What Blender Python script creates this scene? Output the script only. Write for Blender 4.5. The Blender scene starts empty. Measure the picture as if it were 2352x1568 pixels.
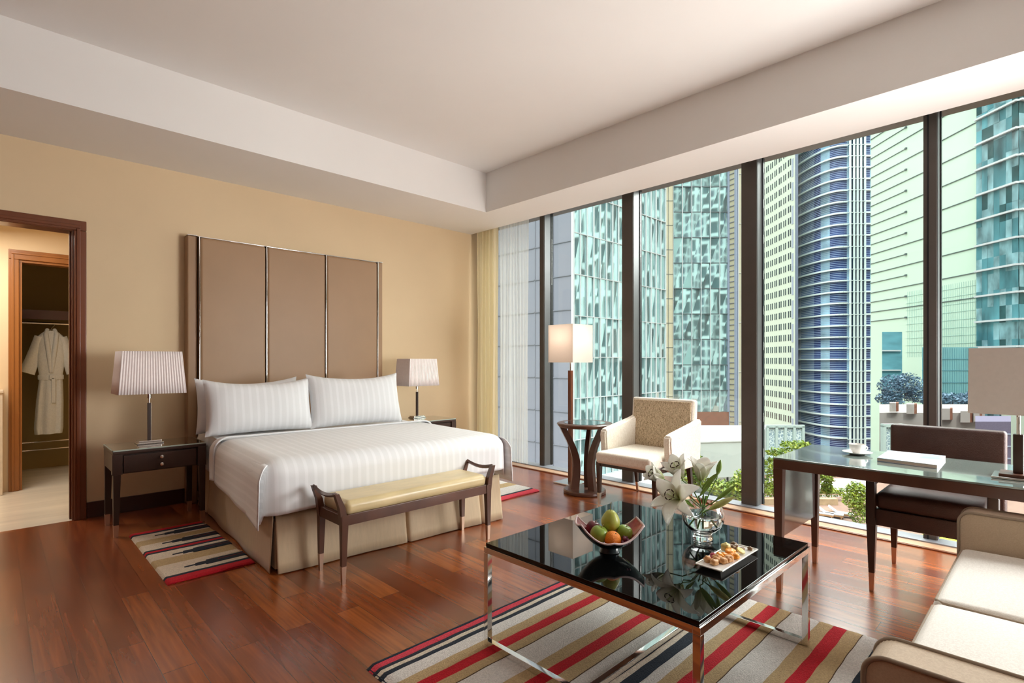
import bpy, bmesh, math, random
from mathutils import Vector, Matrix
PI = math.pi
R = random.Random(7)
C = bpy.context.scene.collection
S = bpy.context.scene

# ------------------------------------------------------------------ camera
F_PX, EYE, HEAD = 1227.0, 1.25, math.radians(45.74)
FX, FY = math.cos(HEAD), math.sin(HEAD)          # forward, in room axes
RX, RY = math.sin(HEAD), -math.cos(HEAD)         # to the right
cam_d = bpy.data.cameras.new('camera'); cam = bpy.data.objects.new('camera', cam_d); C.objects.link(cam)
cam_d.sensor_width = 36.0; cam_d.sensor_fit = 'HORIZONTAL'
cam_d.lens = F_PX / 2352 * 36.0
cam_d.shift_y = (828 - 784) / 2352
cam_d.clip_start = 0.05; cam_d.clip_end = 1500
cam.location = (0, 0, EYE)
cam.rotation_euler = (PI / 2, 0, math.atan2(FY, FX) - PI / 2)
S.camera = cam

# ------------------------------------------------------------------ world, sun, large lights, exposure
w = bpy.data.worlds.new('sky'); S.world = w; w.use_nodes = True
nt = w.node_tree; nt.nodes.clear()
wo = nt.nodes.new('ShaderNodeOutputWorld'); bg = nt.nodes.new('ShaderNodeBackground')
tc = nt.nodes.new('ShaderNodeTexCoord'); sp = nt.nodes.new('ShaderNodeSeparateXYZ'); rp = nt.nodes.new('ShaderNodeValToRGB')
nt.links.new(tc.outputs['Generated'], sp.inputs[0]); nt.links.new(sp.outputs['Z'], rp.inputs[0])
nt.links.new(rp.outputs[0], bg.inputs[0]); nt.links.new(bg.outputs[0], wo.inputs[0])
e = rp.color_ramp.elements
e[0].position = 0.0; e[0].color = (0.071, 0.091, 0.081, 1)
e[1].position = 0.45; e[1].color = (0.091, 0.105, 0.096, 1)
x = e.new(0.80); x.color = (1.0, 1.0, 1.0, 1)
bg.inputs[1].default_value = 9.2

def sun(name, d, energy, color, angle):
    l = bpy.data.lights.new(name, 'SUN'); l.energy = energy; l.color = color; l.angle = angle
    o = bpy.data.objects.new(name, l); C.objects.link(o)
    o.rotation_euler = Vector(d).to_track_quat('-Z', 'Y').to_euler(); return o
sun('sun', (0.78, 0.42, -0.80), 1.2, (1.0, 0.95, 0.86), math.radians(3))

def area(name, loc, d, sx, sy, power, color=(1, 1, 1), spread=PI):
    l = bpy.data.lights.new(name, 'AREA'); l.shape = 'RECTANGLE'; l.size = sx; l.size_y = sy
    l.energy = power; l.color = color; l.spread = spread
    o = bpy.data.objects.new(name, l); C.objects.link(o); o.location = loc
    o.rotation_euler = Vector(d).to_track_quat('-Z', 'Z').to_euler(); return o
# added area lamp standing in for daylight from bays beside and behind the photographer
area('window_fill', (4.40, -0.95, 1.25), (-0.70, 0.70, -0.06), 1.6, 2.0, 185, (1.0, 0.985, 0.97), math.radians(150))
# added unseen lamp above the window wall, imitating light from the steep open sky
area('sky_fill', (5.7, 1.9, 4.1), (-0.62, 0.05, -0.78), 4.6, 1.0, 230, (1.0, 0.99, 0.96), math.radians(130))
# added soft fill under the unseen ceiling behind the photographer
area('ceiling_fill', (0.6, -2.6, 2.85), (0.1, 0.35, -1), 3.0, 2.0, 12, (1.0, 0.90, 0.76))
area('dressing_room_light', (-0.3, 6.2, 2.45), (0.1, 0, -1), 1.0, 0.5, 36, (1.0, 0.95, 0.86))
S.view_settings.view_transform = 'Standard'; S.view_settings.look = 'None'
S.view_settings.exposure = 0.07; S.view_settings.gamma = 1.0
S.view_settings.use_curve_mapping = False

# ------------------------------------------------------------------ helpers
def at(px, d, z=0.0):
    """A bearing (as read off the photo) and a forward distance -> a point of the site plan."""
    l = (px - 1176) / F_PX * d
    return Vector((FX * d + RX * l, FY * d + RY * l, z))
def zat(py, d): return EYE - (py - 828) / F_PX * d

class MB:
    def __init__(s): s.bm = bmesh.new()
    def _new(s, before): return [v for v in s.bm.verts if v not in before]
    def box(s, a, b, bev=0.0, seg=2, rot=None, mat=0):
        t = bmesh.new(); bmesh.ops.create_cube(t, size=1)
        c = [(a[i] + b[i]) / 2 for i in range(3)]; d = [abs(b[i] - a[i]) for i in range(3)]
        for v in t.verts: v.co = Vector((v.co.x * d[0], v.co.y * d[1], v.co.z * d[2]))
        if bev > 0:
            bmesh.ops.bevel(t, geom=t.edges[:], offset=min(bev, min(d) * 0.49), segments=seg, profile=0.5, affect='EDGES')
        M = Matrix.Translation(c) @ (rot.to_4x4() if rot else Matrix.Identity(4))
        t.transform(M); s.add(t, mat); return s
    def add(s, t, mat=0):
        for f in t.faces: f.material_index = mat
        me = bpy.data.meshes.new('tmp'); t.to_mesh(me); t.free(); s.bm.from_mesh(me); bpy.data.meshes.remove(me)
    def hull8(s, bot, top, mat=0):
        """frustum from 4 bottom points and 4 top points"""
        b = [s.bm.verts.new(p) for p in bot]; t = [s.bm.verts.new(p) for p in top]
        fs = [s.bm.faces.new(b[::-1]), s.bm.faces.new(t)]
        for i in range(4): fs.append(s.bm.faces.new((b[i], b[(i + 1) % 4], t[(i + 1) % 4], t[i])))
        for f in fs: f.material_index = mat
        return s
    def leg(s, x, y, z0, z1, w0, w1, dx=0, dy=0):
        """tapered square leg, w0 at the foot, w1 at the top, the top shifted by dx, dy"""
        q = lambda cx, cy, z, h: [(cx - h, cy - h, z), (cx + h, cy - h, z), (cx + h, cy + h, z), (cx - h, cy + h, z)]
        return s.hull8(q(x, y, z0, w0 / 2), q(x + dx, y + dy, z1, w1 / 2))
    def tube(s, pts, r, n=8, cap=True, mat=0):
        pts = [Vector(p) for p in pts]
        rs = r if isinstance(r, (list, tuple)) else [r] * len(pts)
        rings = []; up = Vector((0, 0, 1))
        for i, p in enumerate(pts):
            t = (pts[min(i + 1, len(pts) - 1)] - pts[max(i - 1, 0)]).normalized()
            if abs(t.dot(up)) > 0.95: up = Vector((1, 0, 0))
            a = t.cross(up).normalized(); b = t.cross(a).normalized(); up = b.cross(t) if False else up
            rings.append([s.bm.verts.new(p + (a * math.cos(2 * PI * k / n) + b * math.sin(2 * PI * k / n)) * rs[i]) for k in range(n)])
        fs = []
        for i in range(len(rings) - 1):
            for k in range(n):
                fs.append(s.bm.faces.new((rings[i][k], rings[i][(k + 1) % n], rings[i + 1][(k + 1) % n], rings[i + 1][k])))
        if cap: fs += [s.bm.faces.new(rings[0][::-1]), s.bm.faces.new(rings[-1])]
        for f in fs: f.material_index = mat
        return s
    def lathe(s, prof, c=(0, 0, 0), n=32, sx=1, sy=1, mat=0):
        rings = []
        for r, z in prof:
            if r < 1e-6: rings.append([s.bm.verts.new((c[0], c[1], c[2] + z))])
            else: rings.append([s.bm.verts.new((c[0] + sx * r * math.cos(2 * PI * k / n), c[1] + sy * r * math.sin(2 * PI * k / n), c[2] + z)) for k in range(n)])
        for i in range(len(rings) - 1):
            A, B = rings[i], rings[i + 1]
            for k in range(n):
                k2 = (k + 1) % n
                if len(A) == 1 and len(B) == 1: continue
                if len(A) == 1: f = s.bm.faces.new((A[0], B[k2], B[k]))
                elif len(B) == 1: f = s.bm.faces.new((A[k], A[k2], B[0]))
                else: f = s.bm.faces.new((A[k], A[k2], B[k2], B[k]))
                f.material_index = mat
        return s
    def prism(s, poly, z0, z1, mat=0):
        """poly: list of (x, y), extruded in z"""
        b = [s.bm.verts.new((p[0], p[1], z0)) for p in poly]; t = [s.bm.verts.new((p[0], p[1], z1)) for p in poly]
        n = len(poly); fs = [s.bm.faces.new(b[::-1]), s.bm.faces.new(t)]
        for i in range(n): fs.append(s.bm.faces.new((b[i], b[(i + 1) % n], t[(i + 1) % n], t[i])))
        for f in fs: f.material_index = mat
        bmesh.ops.recalc_face_normals(s.bm, faces=fs)
        return s
    def grid(s, fn, nu, nv, closed_u=False, mat=0, thick=0):
        vs = [[s.bm.verts.new(fn(i / nu, j / nv)) for j in range(nv + 1)] for i in range(nu + (0 if closed_u else 1))]
        m = len(vs)
        for i in range(nu):
            for j in range(nv):
                a, b = vs[i], vs[(i + 1) % m]
                f = s.bm.faces.new((a[j], b[j], b[j + 1], a[j + 1])); f.material_index = mat
        return s
    def ball(s, c, r, sub=3, sc=(1, 1, 1), mat=0):
        t = bmesh.new(); bmesh.ops.create_icosphere(t, subdivisions=sub, radius=r)
        t.transform(Matrix.Translation(c) @ Matrix.Diagonal((sc[0], sc[1], sc[2], 1))); s.add(t, mat); return s
    def xform(s, M): s.bm.transform(M); return s
    def build(s, name, mats, parent=None, smooth=30, local=False, solid=0, subsurf=0, kind=None):
        bm = s.bm
        if parent is not None and not local: bm.transform(wm(parent).inverted())
        bmesh.ops.remove_doubles(bm, verts=bm.verts[:], dist=1e-6)
        if len(bm.faces) < 60000: bmesh.ops.recalc_face_normals(bm, faces=bm.faces[:])
        me = bpy.data.meshes.new(name); bm.to_mesh(me); bm.free()
        o = bpy.data.objects.new(name, me); C.objects.link(o)
        for m in (mats if isinstance(mats, (list, tuple)) else [mats]): me.materials.append(m)
        if smooth:
            for p in me.polygons: p.use_smooth = True
            me.set_sharp_from_angle(angle=math.radians(smooth))
        if parent is not None: o.parent = parent
        if smooth and not subsurf and not solid and len(me.polygons) < 3000: md = o.modifiers.new('w', 'WEIGHTED_NORMAL'); md.keep_sharp = True
        if solid: md = o.modifiers.new('s', 'SOLIDIFY'); md.thickness = solid; md.offset = 0
        if subsurf: md = o.modifiers.new('u', 'SUBSURF'); md.levels = subsurf; md.render_levels = subsurf
        if kind: o['kind'] = kind
        return o
def wm(o):
    M = o.matrix_basis.copy()
    return (wm(o.parent) @ M) if o.parent else M
def tag(o, label, cat, group=None, kind=None):
    o['label'] = label; o['category'] = cat
    if group: o['group'] = group
    if kind: o['kind'] = kind
    return o
def thing(name, label, cat, loc=(0, 0, 0), rz=0, group=None):
    o = bpy.data.objects.new(name, None); C.objects.link(o); o.location = loc; o.rotation_euler = (0, 0, rz)
    o.empty_display_size = 0.1
    return tag(o, label, cat, group)
def kids(o): return [c for c in bpy.data.objects if c.parent == o]
def dup(root, loc, rz=None, label=None, group=None, tree=None):
    def cp(o, par):
        c = o.copy(); C.objects.link(c)
        if par is not None: c.parent = par
        for k in tree_of[o.name]: cp(k, c)
        return c
    tree_of = {}
    def scan(o):
        tree_of[o.name] = kids(o)
        for k in tree_of[o.name]: scan(k)
    scan(root)
    r = cp(root, None); r.location = loc
    if rz is not None: r.rotation_euler = (0, 0, rz)
    if label: r['label'] = label
    if group: r['group'] = group
    return r
def struct(o): o['kind'] = 'structure'; return o

# ------------------------------------------------------------------ materials
def new_mat(name):
    m = bpy.data.materials.new(name); m.use_nodes = True; n = m.node_tree
    return m, n, n.nodes['Principled BSDF']
def N(n, t, **k):
    o = n.nodes.new(t)
    for a, b in k.items(): setattr(o, a, b)
    return o
def setp(b, **k):
    for a, v in k.items():
        a = a.replace('_', ' ')
        if a in b.inputs: b.inputs[a].default_value = v
def mat(name, col, rough=0.5, metal=0.0, vary=0.06, scale=8.0, stretch=(1, 1, 1), bump=0.0, bscale=None, coat=0.0, sheen=0.0, spec=0.5, space='Object', trans=0, ior=1.45):
    m, n, b = new_mat(name)
    setp(b, Roughness=rough, Metallic=metal, Coat_Weight=coat, Sheen_Weight=sheen, Specular_IOR_Level=spec, Transmission_Weight=trans, IOR=ior, Coat_Roughness=0.08)
    t = N(n, 'ShaderNodeTexCoord'); mp = N(n, 'ShaderNodeMapping'); mp.inputs['Scale'].default_value = stretch
    n.links.new(t.outputs[space], mp.inputs[0])
    ns = N(n, 'ShaderNodeTexNoise'); ns.inputs['Scale'].default_value = scale; ns.inputs['Detail'].default_value = 4
    n.links.new(mp.outputs[0], ns.inputs[0])
    cr = N(n, 'ShaderNodeValToRGB'); n.links.new(ns.outputs[0], cr.inputs[0])
    cr.color_ramp.elements[0].position = 0.3; cr.color_ramp.elements[1].position = 0.7
    cr.color_ramp.elements[0].color = tuple(max(0, c * (1 - vary)) for c in col) + (1,)
    cr.color_ramp.elements[1].color = tuple(min(1, c * (1 + vary)) for c in col) + (1,)
    n.links.new(cr.outputs[0], b.inputs['Base Color'])
    if bump:
        n2 = N(n, 'ShaderNodeTexNoise'); n2.inputs['Scale'].default_value = bscale or scale * 10; n2.inputs['Detail'].default_value = 3
        n.links.new(mp.outputs[0], n2.inputs[0])
        bp = N(n, 'ShaderNodeBump'); bp.inputs['Strength'].default_value = bump; bp.inputs['Distance'].default_value = 0.01
        n.links.new(n2.outputs[0], bp.inputs['Height']); n.links.new(bp.outputs[0], b.inputs['Normal'])
    return m
def weave(name, c1, c2, sx, sy, sz, rough=0.9, bump=0.3, thr=0.5, sheen=0.2):
    """woven cloth: two stretched noises laid over each other"""
    m, n, b = new_mat(name); setp(b, Roughness=rough, Sheen_Weight=sheen)
    t = N(n, 'ShaderNodeTexCoord'); outs = []
    for s in ((sx, sy, sz), (sx * .45, sy * .45, sz * 5)):
        mp = N(n, 'ShaderNodeMapping'); mp.inputs['Scale'].default_value = s; n.links.new(t.outputs['Object'], mp.inputs[0])
        ns = N(n, 'ShaderNodeTexNoise'); ns.inputs['Scale'].default_value = 1.0; ns.inputs['Detail'].default_value = 2
        n.links.new(mp.outputs[0], ns.inputs[0]); outs.append(ns)
    mx = N(n, 'ShaderNodeMath', operation='MULTIPLY'); n.links.new(outs[0].outputs[0], mx.inputs[0]); n.links.new(outs[1].outputs[0], mx.inputs[1])
    cr = N(n, 'ShaderNodeValToRGB'); cr.color_ramp.elements[0].position = thr * thr - 0.07; cr.color_ramp.elements[1].position = thr * thr + 0.07
    cr.color_ramp.elements[0].color = c1 + (1,); cr.color_ramp.elements[1].color = c2 + (1,)
    n.links.new(mx.outputs[0], cr.inputs[0]); n.links.new(cr.outputs[0], b.inputs['Base Color'])
    bp = N(n, 'ShaderNodeBump'); bp.inputs['Strength'].default_value = bump; bp.inputs['Distance'].default_value = 0.004
    n.links.new(mx.outputs[0], bp.inputs['Height']); n.links.new(bp.outputs[0], b.inputs['Normal'])
    return m

M = {}
M['wall'] = mat('cream_wall_paint', (0.76, 0.585, 0.37), 0.75, vary=0.02, scale=2, bump=0.02)
M['ceil'] = mat('white_ceiling_paint', (0.86, 0.84, 0.81), 0.8, vary=0.01, scale=2)
M['darkwood'] = mat('dark_wenge_wood', (0.040, 0.017, 0.011), 0.38, vary=0.35, scale=6, stretch=(1, 1, .15), bump=0.05, bscale=40, coat=0.15)
M['brownwood'] = mat('brown_stained_wood', (0.095, 0.036, 0.020), 0.36, vary=0.3, scale=6, stretch=(1, 1, .15), coat=0.2)
M['redwood'] = mat('red_brown_door_wood', (0.17, 0.048, 0.016), 0.35, vary=0.25, scale=5, stretch=(1, 1, .1), coat=0.2)
M['orangewood'] = mat('honey_door_wood', (0.30, 0.11, 0.025), 0.4, vary=0.2, scale=5, stretch=(1, 1, .1), coat=0.2)
M['skirting'] = mat('dark_baseboard_wood', (0.055, 0.014, 0.008), 0.35, vary=0.2, scale=4, coat=0.2)
M['chrome'] = mat('polished_chrome', (0.85, 0.84, 0.82), 0.07, 1.0, vary=0.02)
M['brass'] = mat('brushed_bronze_tip', (0.55, 0.38, 0.28), 0.35, 0.9, vary=0.08)
M['nickel'] = mat('satin_nickel', (0.75, 0.72, 0.68), 0.22, 1.0, vary=0.03)
M['headboard'] = mat('taupe_leather', (0.36, 0.215, 0.115), 0.42, vary=0.04, scale=3, bump=0.05, bscale=300, sheen=0.1)
M['skirt'] = mat('gold_beige_bed_skirt', (0.60, 0.455, 0.29), 0.5, vary=0.05, scale=60, stretch=(1, 1, .08), bump=0.05, bscale=200, sheen=0.3)
M['benchtop'] = mat('gold_leather', (0.66, 0.52, 0.28), 0.33, vary=0.10, scale=5, stretch=(1, 3, 1), bump=0.15, bscale=22, coat=0.15)
M['brownleather'] = mat('dark_brown_leather', (0.055, 0.024, 0.018), 0.42, vary=0.15, scale=9, bump=0.35, bscale=260, coat=0.05)
M['blackglass'] = mat('black_lacquered_glass', (0.003, 0.003, 0.003), 0.015, vary=0.1, spec=0.5)
M['shade'] = mat('white_linen_shade', (0.86, 0.80, 0.75), 0.9, vary=0.02, scale=60)
M['pinkshade'] = mat('pale_pink_pleated_shade', (0.90, 0.81, 0.79), 0.85, vary=0.03, scale=40)
M['sofa'] = weave('cream_sofa_linen', (0.72, 0.69, 0.63), (0.82, 0.79, 0.73), 300, 300, 300, bump=0.15)
M['sofaarm'] = weave('tan_sofa_linen', (0.56, 0.44, 0.31), (0.62, 0.50, 0.36), 300, 300, 300, bump=0.12)
M['piping'] = mat('brown_grey_piping', (0.33, 0.26, 0.19), 0.8, vary=0.05)
M['chairback'] = weave('tan_fleck_upholstery', (0.25, 0.17, 0.09), (0.72, 0.58, 0.40), 420, 420, 22, bump=0.3, thr=0.47)
M['chairseat'] = weave('cream_fleck_upholstery', (0.66, 0.56, 0.43), (0.88, 0.82, 0.72), 420, 420, 40, bump=0.2, thr=0.44)
M['white_china'] = mat('white_porcelain', (0.86, 0.85, 0.82), 0.15, vary=0.01, coat=0.4)
M['linen'] = mat('white_cotton', (0.84, 0.85, 0.87), 0.85, vary=0.015, scale=30, sheen=0.2)
M['robe'] = mat('white_terry_towelling', (0.80, 0.80, 0.76), 0.95, vary=0.05, scale=60, bump=0.4, bscale=180)
M['greymetal'] = mat('grey_anodised_metal', (0.16, 0.16, 0.165), 0.38, 0.6, vary=0.04)
M['brownmetal'] = mat('brown_grey_powder_coat', (0.085, 0.072, 0.063), 0.5, 0.2, vary=0.05)
M['blackrubber'] = mat('black_gasket', (0.006, 0.006, 0.007), 0.5)
M['sill'] = mat('grey_sill_metal', (0.30, 0.31, 0.34), 0.45, 0.3, vary=0.04)
M['blond'] = mat('blond_threshold_wood', (0.55, 0.33, 0.20), 0.35, vary=0.1, coat=0.3)
M['stonefloor'] = mat('travertine', (0.74, 0.66, 0.54), 0.28, vary=0.12, scale=2.2, stretch=(.5, 4, 1), coat=0.3)
M['marble'] = mat('cream_marble', (0.74, 0.62, 0.48), 0.3, vary=0.08, scale=5, stretch=(1, 1, 3))
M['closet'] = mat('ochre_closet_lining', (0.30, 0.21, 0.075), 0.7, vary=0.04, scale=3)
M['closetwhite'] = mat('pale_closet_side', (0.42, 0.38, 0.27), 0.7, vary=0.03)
M['darkhanger'] = mat('black_hanger', (0.01, 0.008, 0.008), 0.3)

def glass_mat(name, tint=(1, 1, 1), refl=0.06):
    m = bpy.data.materials.new(name); m.use_nodes = True; n = m.node_tree; n.nodes.clear()
    o = N(n, 'ShaderNodeOutputMaterial'); t = N(n, 'ShaderNodeBsdfTransparent'); g = N(n, 'ShaderNodeBsdfGlossy'); x = N(n, 'ShaderNodeMixShader')
    lw = N(n, 'ShaderNodeLayerWeight'); lw.inputs[0].default_value = 0.12
    mm = N(n, 'ShaderNodeMath', operation='MULTIPLY_ADD'); mm.inputs[1].default_value = 0.55; mm.inputs[2].default_value = refl * 0.5
    t.inputs[0].default_value = tint + (1,); g.inputs['Roughness'].default_value = 0.0
    n.links.new(lw.outputs['Fresnel'], mm.inputs[0]); n.links.new(mm.outputs[0], x.inputs[0])
    n.links.new(t.outputs[0], x.inputs[1]); n.links.new(g.outputs[0], x.inputs[2]); n.links.new(x.outputs[0], o.inputs[0])
    return m
M['pane'] = glass_mat('clear_window_glass', (0.97, 1.0, 0.985))
def real_glass(name, col, rough=0.0, ior=1.45):
    m, n, b = new_mat(name); setp(b, Base_Color=col + (1,), Roughness=rough, Transmission_Weight=1.0, IOR=ior)
    ns = N(n, 'ShaderNodeTexNoise'); ns.inputs['Scale'].default_value = 3
    return m
M['vaseglass'] = real_glass('clear_vase_glass', (1, 1, 1))
M['water'] = real_glass('water', (0.97, 1, 1), ior=1.33)
# glass laid on wood: mirror coat over a green-grey body
M['tableglass'] = mat('green_grey_table_glass', (0.20, 0.25, 0.23), 0.03, vary=0.02, coat=1.0, spec=1.0)
M['nsglass'] = mat('smoked_glass_over_wood', (0.05, 0.04, 0.022), 0.03, vary=0.05, coat=1.0, spec=0.8)
M['glassedge'] = mat('pale_glass_edge', (0.45, 0.52, 0.46), 0.15, vary=0.05)

# satin stripe cotton: the stripe follows an attribute laid along the cloth
def satin(name):
    m, n, b = new_mat(name)
    a = N(n, 'ShaderNodeAttribute'); a.attribute_name = 'stripe'
    mu = N(n, 'ShaderNodeMath', operation='MULTIPLY'); mu.inputs[1].default_value = 2 * PI / 0.056
    si = N(n, 'ShaderNodeMath', operation='SINE'); n.links.new(a.outputs['Fac'], mu.inputs[0]); n.links.new(mu.outputs[0], si.inputs[0])
    cr = N(n, 'ShaderNodeValToRGB'); n.links.new(si.outputs[0], cr.inputs[0])
    cr.color_ramp.elements[0].position = 0.35; cr.color_ramp.elements[1].position = 0.6
    cr.color_ramp.elements[0].color = (0.79, 0.795, 0.805, 1); cr.color_ramp.elements[1].color = (0.85, 0.855, 0.87, 1)
    n.links.new(cr.outputs[0], b.inputs['Base Color']); setp(b, Roughness=0.7, Sheen_Weight=0.15)
    ns = N(n, 'ShaderNodeTexNoise'); ns.inputs['Scale'].default_value = 5
    bp = N(n, 'ShaderNodeBump'); bp.inputs['Strength'].default_value = 0.25; bp.inputs['Distance'].default_value = 0.02
    t = N(n, 'ShaderNodeTexCoord'); n.links.new(t.outputs['Object'], ns.inputs[0]); n.links.new(ns.outputs[0], bp.inputs['Height']); n.links.new(bp.outputs[0], b.inputs['Normal'])
    return m
M['satin'] = satin('white_satin_stripe_cotton')
def stripe_attr(o, fn):
    a = o.data.attributes.new('stripe', 'FLOAT', 'POINT')
    for i, v in enumerate(o.data.vertices): a.data[i].value = fn(v.co)

# merbau plank floor
def plank_floor():
    m, n, b = new_mat('merbau_planks')
    t = N(n, 'ShaderNodeTexCoord'); s = N(n, 'ShaderNodeSeparateXYZ'); c = N(n, 'ShaderNodeCombineXYZ')
    n.links.new(t.outputs['Object'], s.inputs[0]); n.links.new(s.outputs['Y'], c.inputs['X']); n.links.new(s.outputs['X'], c.inputs['Y'])
    br = N(n, 'ShaderNodeTexBrick'); br.offset = 0.37; br.offset_frequency = 2; br.squash = 1
    br.inputs['Scale'].default_value = 1; br.inputs['Brick Width'].default_value = 0.95; br.inputs['Row Height'].default_value = 0.122
    br.inputs['Mortar Size'].default_value = 0.0013; br.inputs['Mortar Smooth'].default_value = 0.3; br.inputs['Bias'].default_value = 0
    br.inputs['Color1'].default_value = (0, 0, 0, 1); br.inputs['Color2'].default_value = (1, 1, 1, 1); br.inputs['Mortar'].default_value = (0.5, 0.5, 0.5, 1)
    n.links.new(c.outputs[0], br.inputs['Vector'])
    cr = N(n, 'ShaderNodeValToRGB'); n.links.new(br.outputs['Color'], cr.inputs[0])
    el = cr.color_ramp.elements; el[0].color = (0.165, 0.030, 0.0065, 1); el[1].color = (0.37, 0.100, 0.020, 1)
    q = el.new(0.5); q.color = (0.255, 0.056, 0.011, 1)
    mp = N(n, 'ShaderNodeMapping'); mp.inputs['Scale'].default_value = (26, 1.6, 1); n.links.new(t.outputs['Object'], mp.inputs[0])
    ns = N(n, 'ShaderNodeTexNoise'); ns.inputs['Scale'].default_value = 1.4; ns.inputs['Detail'].default_value = 6; ns.inputs['Distortion'].default_value = 0.6
    n.links.new(mp.outputs[0], ns.inputs[0])
    g = N(n, 'ShaderNodeValToRGB'); n.links.new(ns.outputs[0], g.inputs[0]); g.color_ramp.elements[0].position = 0.25; g.color_ramp.elements[1].position = 0.75
    g.color_ramp.elements[0].color = (0.62, 0.58, 0.55, 1); g.color_ramp.elements[1].color = (1.28, 1.30, 1.3, 1)
    mx = N(n, 'ShaderNodeMix', data_type='RGBA', blend_type='MULTIPLY'); mx.inputs[0].default_value = 1
    n.links.new(cr.outputs[0], mx.inputs[6]); n.links.new(g.outputs[0], mx.inputs[7])
    m2 = N(n, 'ShaderNodeMix', data_type='RGBA', blend_type='MIX'); n.links.new(br.outputs['Fac'], m2.inputs[0]); n.links.new(mx.outputs[2], m2.inputs[6])
    m2.inputs[7].default_value = (0.03, 0.008, 0.004, 1); n.links.new(m2.outputs[2], b.inputs['Base Color'])
    bp = N(n, 'ShaderNodeBump'); bp.inputs['Strength'].default_value = 0.25; bp.inputs['Distance'].default_value = 0.002; bp.invert = True
    n.links.new(br.outputs['Fac'], bp.inputs['Height'])
    b2 = N(n, 'ShaderNodeBump'); b2.inputs['Strength'].default_value = 0.06; b2.inputs['Distance'].default_value = 0.004
    n.links.new(ns.outputs[0], b2.inputs['Height']); n.links.new(bp.outputs[0], b2.inputs['Normal']); n.links.new(b2.outputs[0], b.inputs['Normal'])
    setp(b, Roughness=0.27, Coat_Weight=0.55, Coat_Roughness=0.20, Specular_IOR_Level=0.7, Coat_IOR=1.6)
    return m
M['floor'] = plank_floor()
def pile(name, col): return mat(name, col, 0.95, vary=0.16, scale=140, bump=0.6, bscale=170)
M['r_navy'] = pile('navy_wool', (0.018, 0.026, 0.042)); M['r_red'] = pile('red_wool', (0.50, 0.006, 0.018)); M['r_pink'] = pile('coral_red_wool', (0.66, 0.055, 0.085))
M['r_white'] = pile('white_wool', (0.70, 0.67, 0.64)); M['r_tan'] = pile('tan_wool', (0.50, 0.36, 0.19)); M['r_cream'] = pile('cream_wool', (0.70, 0.60, 0.48)); M['r_line'] = pile('dark_seam_wool', (0.10, 0.06, 0.03))
def sheer_mat(name, col, trans, op):
    m = bpy.data.materials.new(name); m.use_nodes = True; n = m.node_tree; n.nodes.clear()
    o = N(n, 'ShaderNodeOutputMaterial'); t = N(n, 'ShaderNodeBsdfTransparent'); d = N(n, 'ShaderNodeBsdfDiffuse'); l = N(n, 'ShaderNodeBsdfTranslucent')
    x = N(n, 'ShaderNodeMixShader'); y = N(n, 'ShaderNodeMixShader'); ns = N(n, 'ShaderNodeTexNoise'); ns.inputs['Scale'].default_value = 220
    d.inputs[0].default_value = col + (1,); l.inputs[0].default_value = col + (1,)
    x.inputs[0].default_value = trans; y.inputs[0].default_value = op
    n.links.new(d.outputs[0], x.inputs[1]); n.links.new(l.outputs[0], x.inputs[2]); n.links.new(t.outputs[0], y.inputs[1]); n.links.new(x.outputs[0], y.inputs[2]); n.links.new(y.outputs[0], o.inputs[0])
    return m
M['sheer'] = sheer_mat('white_sheer_voile', (0.97, 0.965, 0.94), 0.75, 0.5)
M['drape'] = sheer_mat('gold_cream_drape', (0.96, 0.89, 0.72), 0.6, 0.985)
# ================================================================== ROOM
ZS, ZC = 2.905, 3.342           # soffit and raised ceiling
XW, YW = 4.49, 5.40             # soffit edge by the window, headboard wall
struct(MB().box((-3.2, -4.6, -0.12), (4.47, 5.40, 0.0)).build('floor', M['floor'], smooth=0))
c = MB()
c.box((-3.2, 4.475, ZS), (XW, 5.40, ZS + 0.02)); c.box((3.954, -4.6, ZS), (XW, 4.475, ZS + 0.02))
c.box((-3.2, -4.6, ZC), (4.0, 4.5, ZC + 0.1))
c.box((-3.2, 4.475, ZS + 0.02), (3.974, 4.495, ZC)); c.box((3.954, -4.6, ZS + 0.02), (3.974, 4.475, ZC))
c.box((XW, -4.6, ZS), (XW + .02, 5.40, 3.25)); c.box((XW, -4.6, 3.25), (4.95, 5.55, 3.3)); c.box((-3.2, 4.475, ZC), (XW + .02, 5.5, ZC + .1))
struct(c.build('ceiling', M['ceil'], smooth=0))
b = MB()
b.box((0.50, YW, 0), (4.95, YW + .15, 3.4)); b.box((-3.2, YW, 2.31), (0.50, YW + .15, 3.4)); b.box((-3.2, YW, 0), (-0.52, YW + .15, 2.31))
struct(b.build('wall_headboard', M['wall'], smooth=0))
struct(MB().box((-3.35, -4.6, 0), (-3.2, 5.55, 3.4)).build('wall_left', M['redwood'], smooth=0))  # unseen wall; its dark wood finish is added to cut bounced light
struct(MB().box((-3.35, -4.75, 0), (4.95, -4.6, 3.4)).build('wall_back', M['redwood'], smooth=0))  # unseen too, finished dark to dim the light bouncing back
b = MB().box((0.542, YW - .018, 0), (1.22, YW - .0005, 0.125), 0.003); b.box((3.14, YW - .018, 0), (4.44, YW - .0005, 0.125), 0.003)
struct(b.build('baseboard_headboard', M['skirting']))

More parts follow.
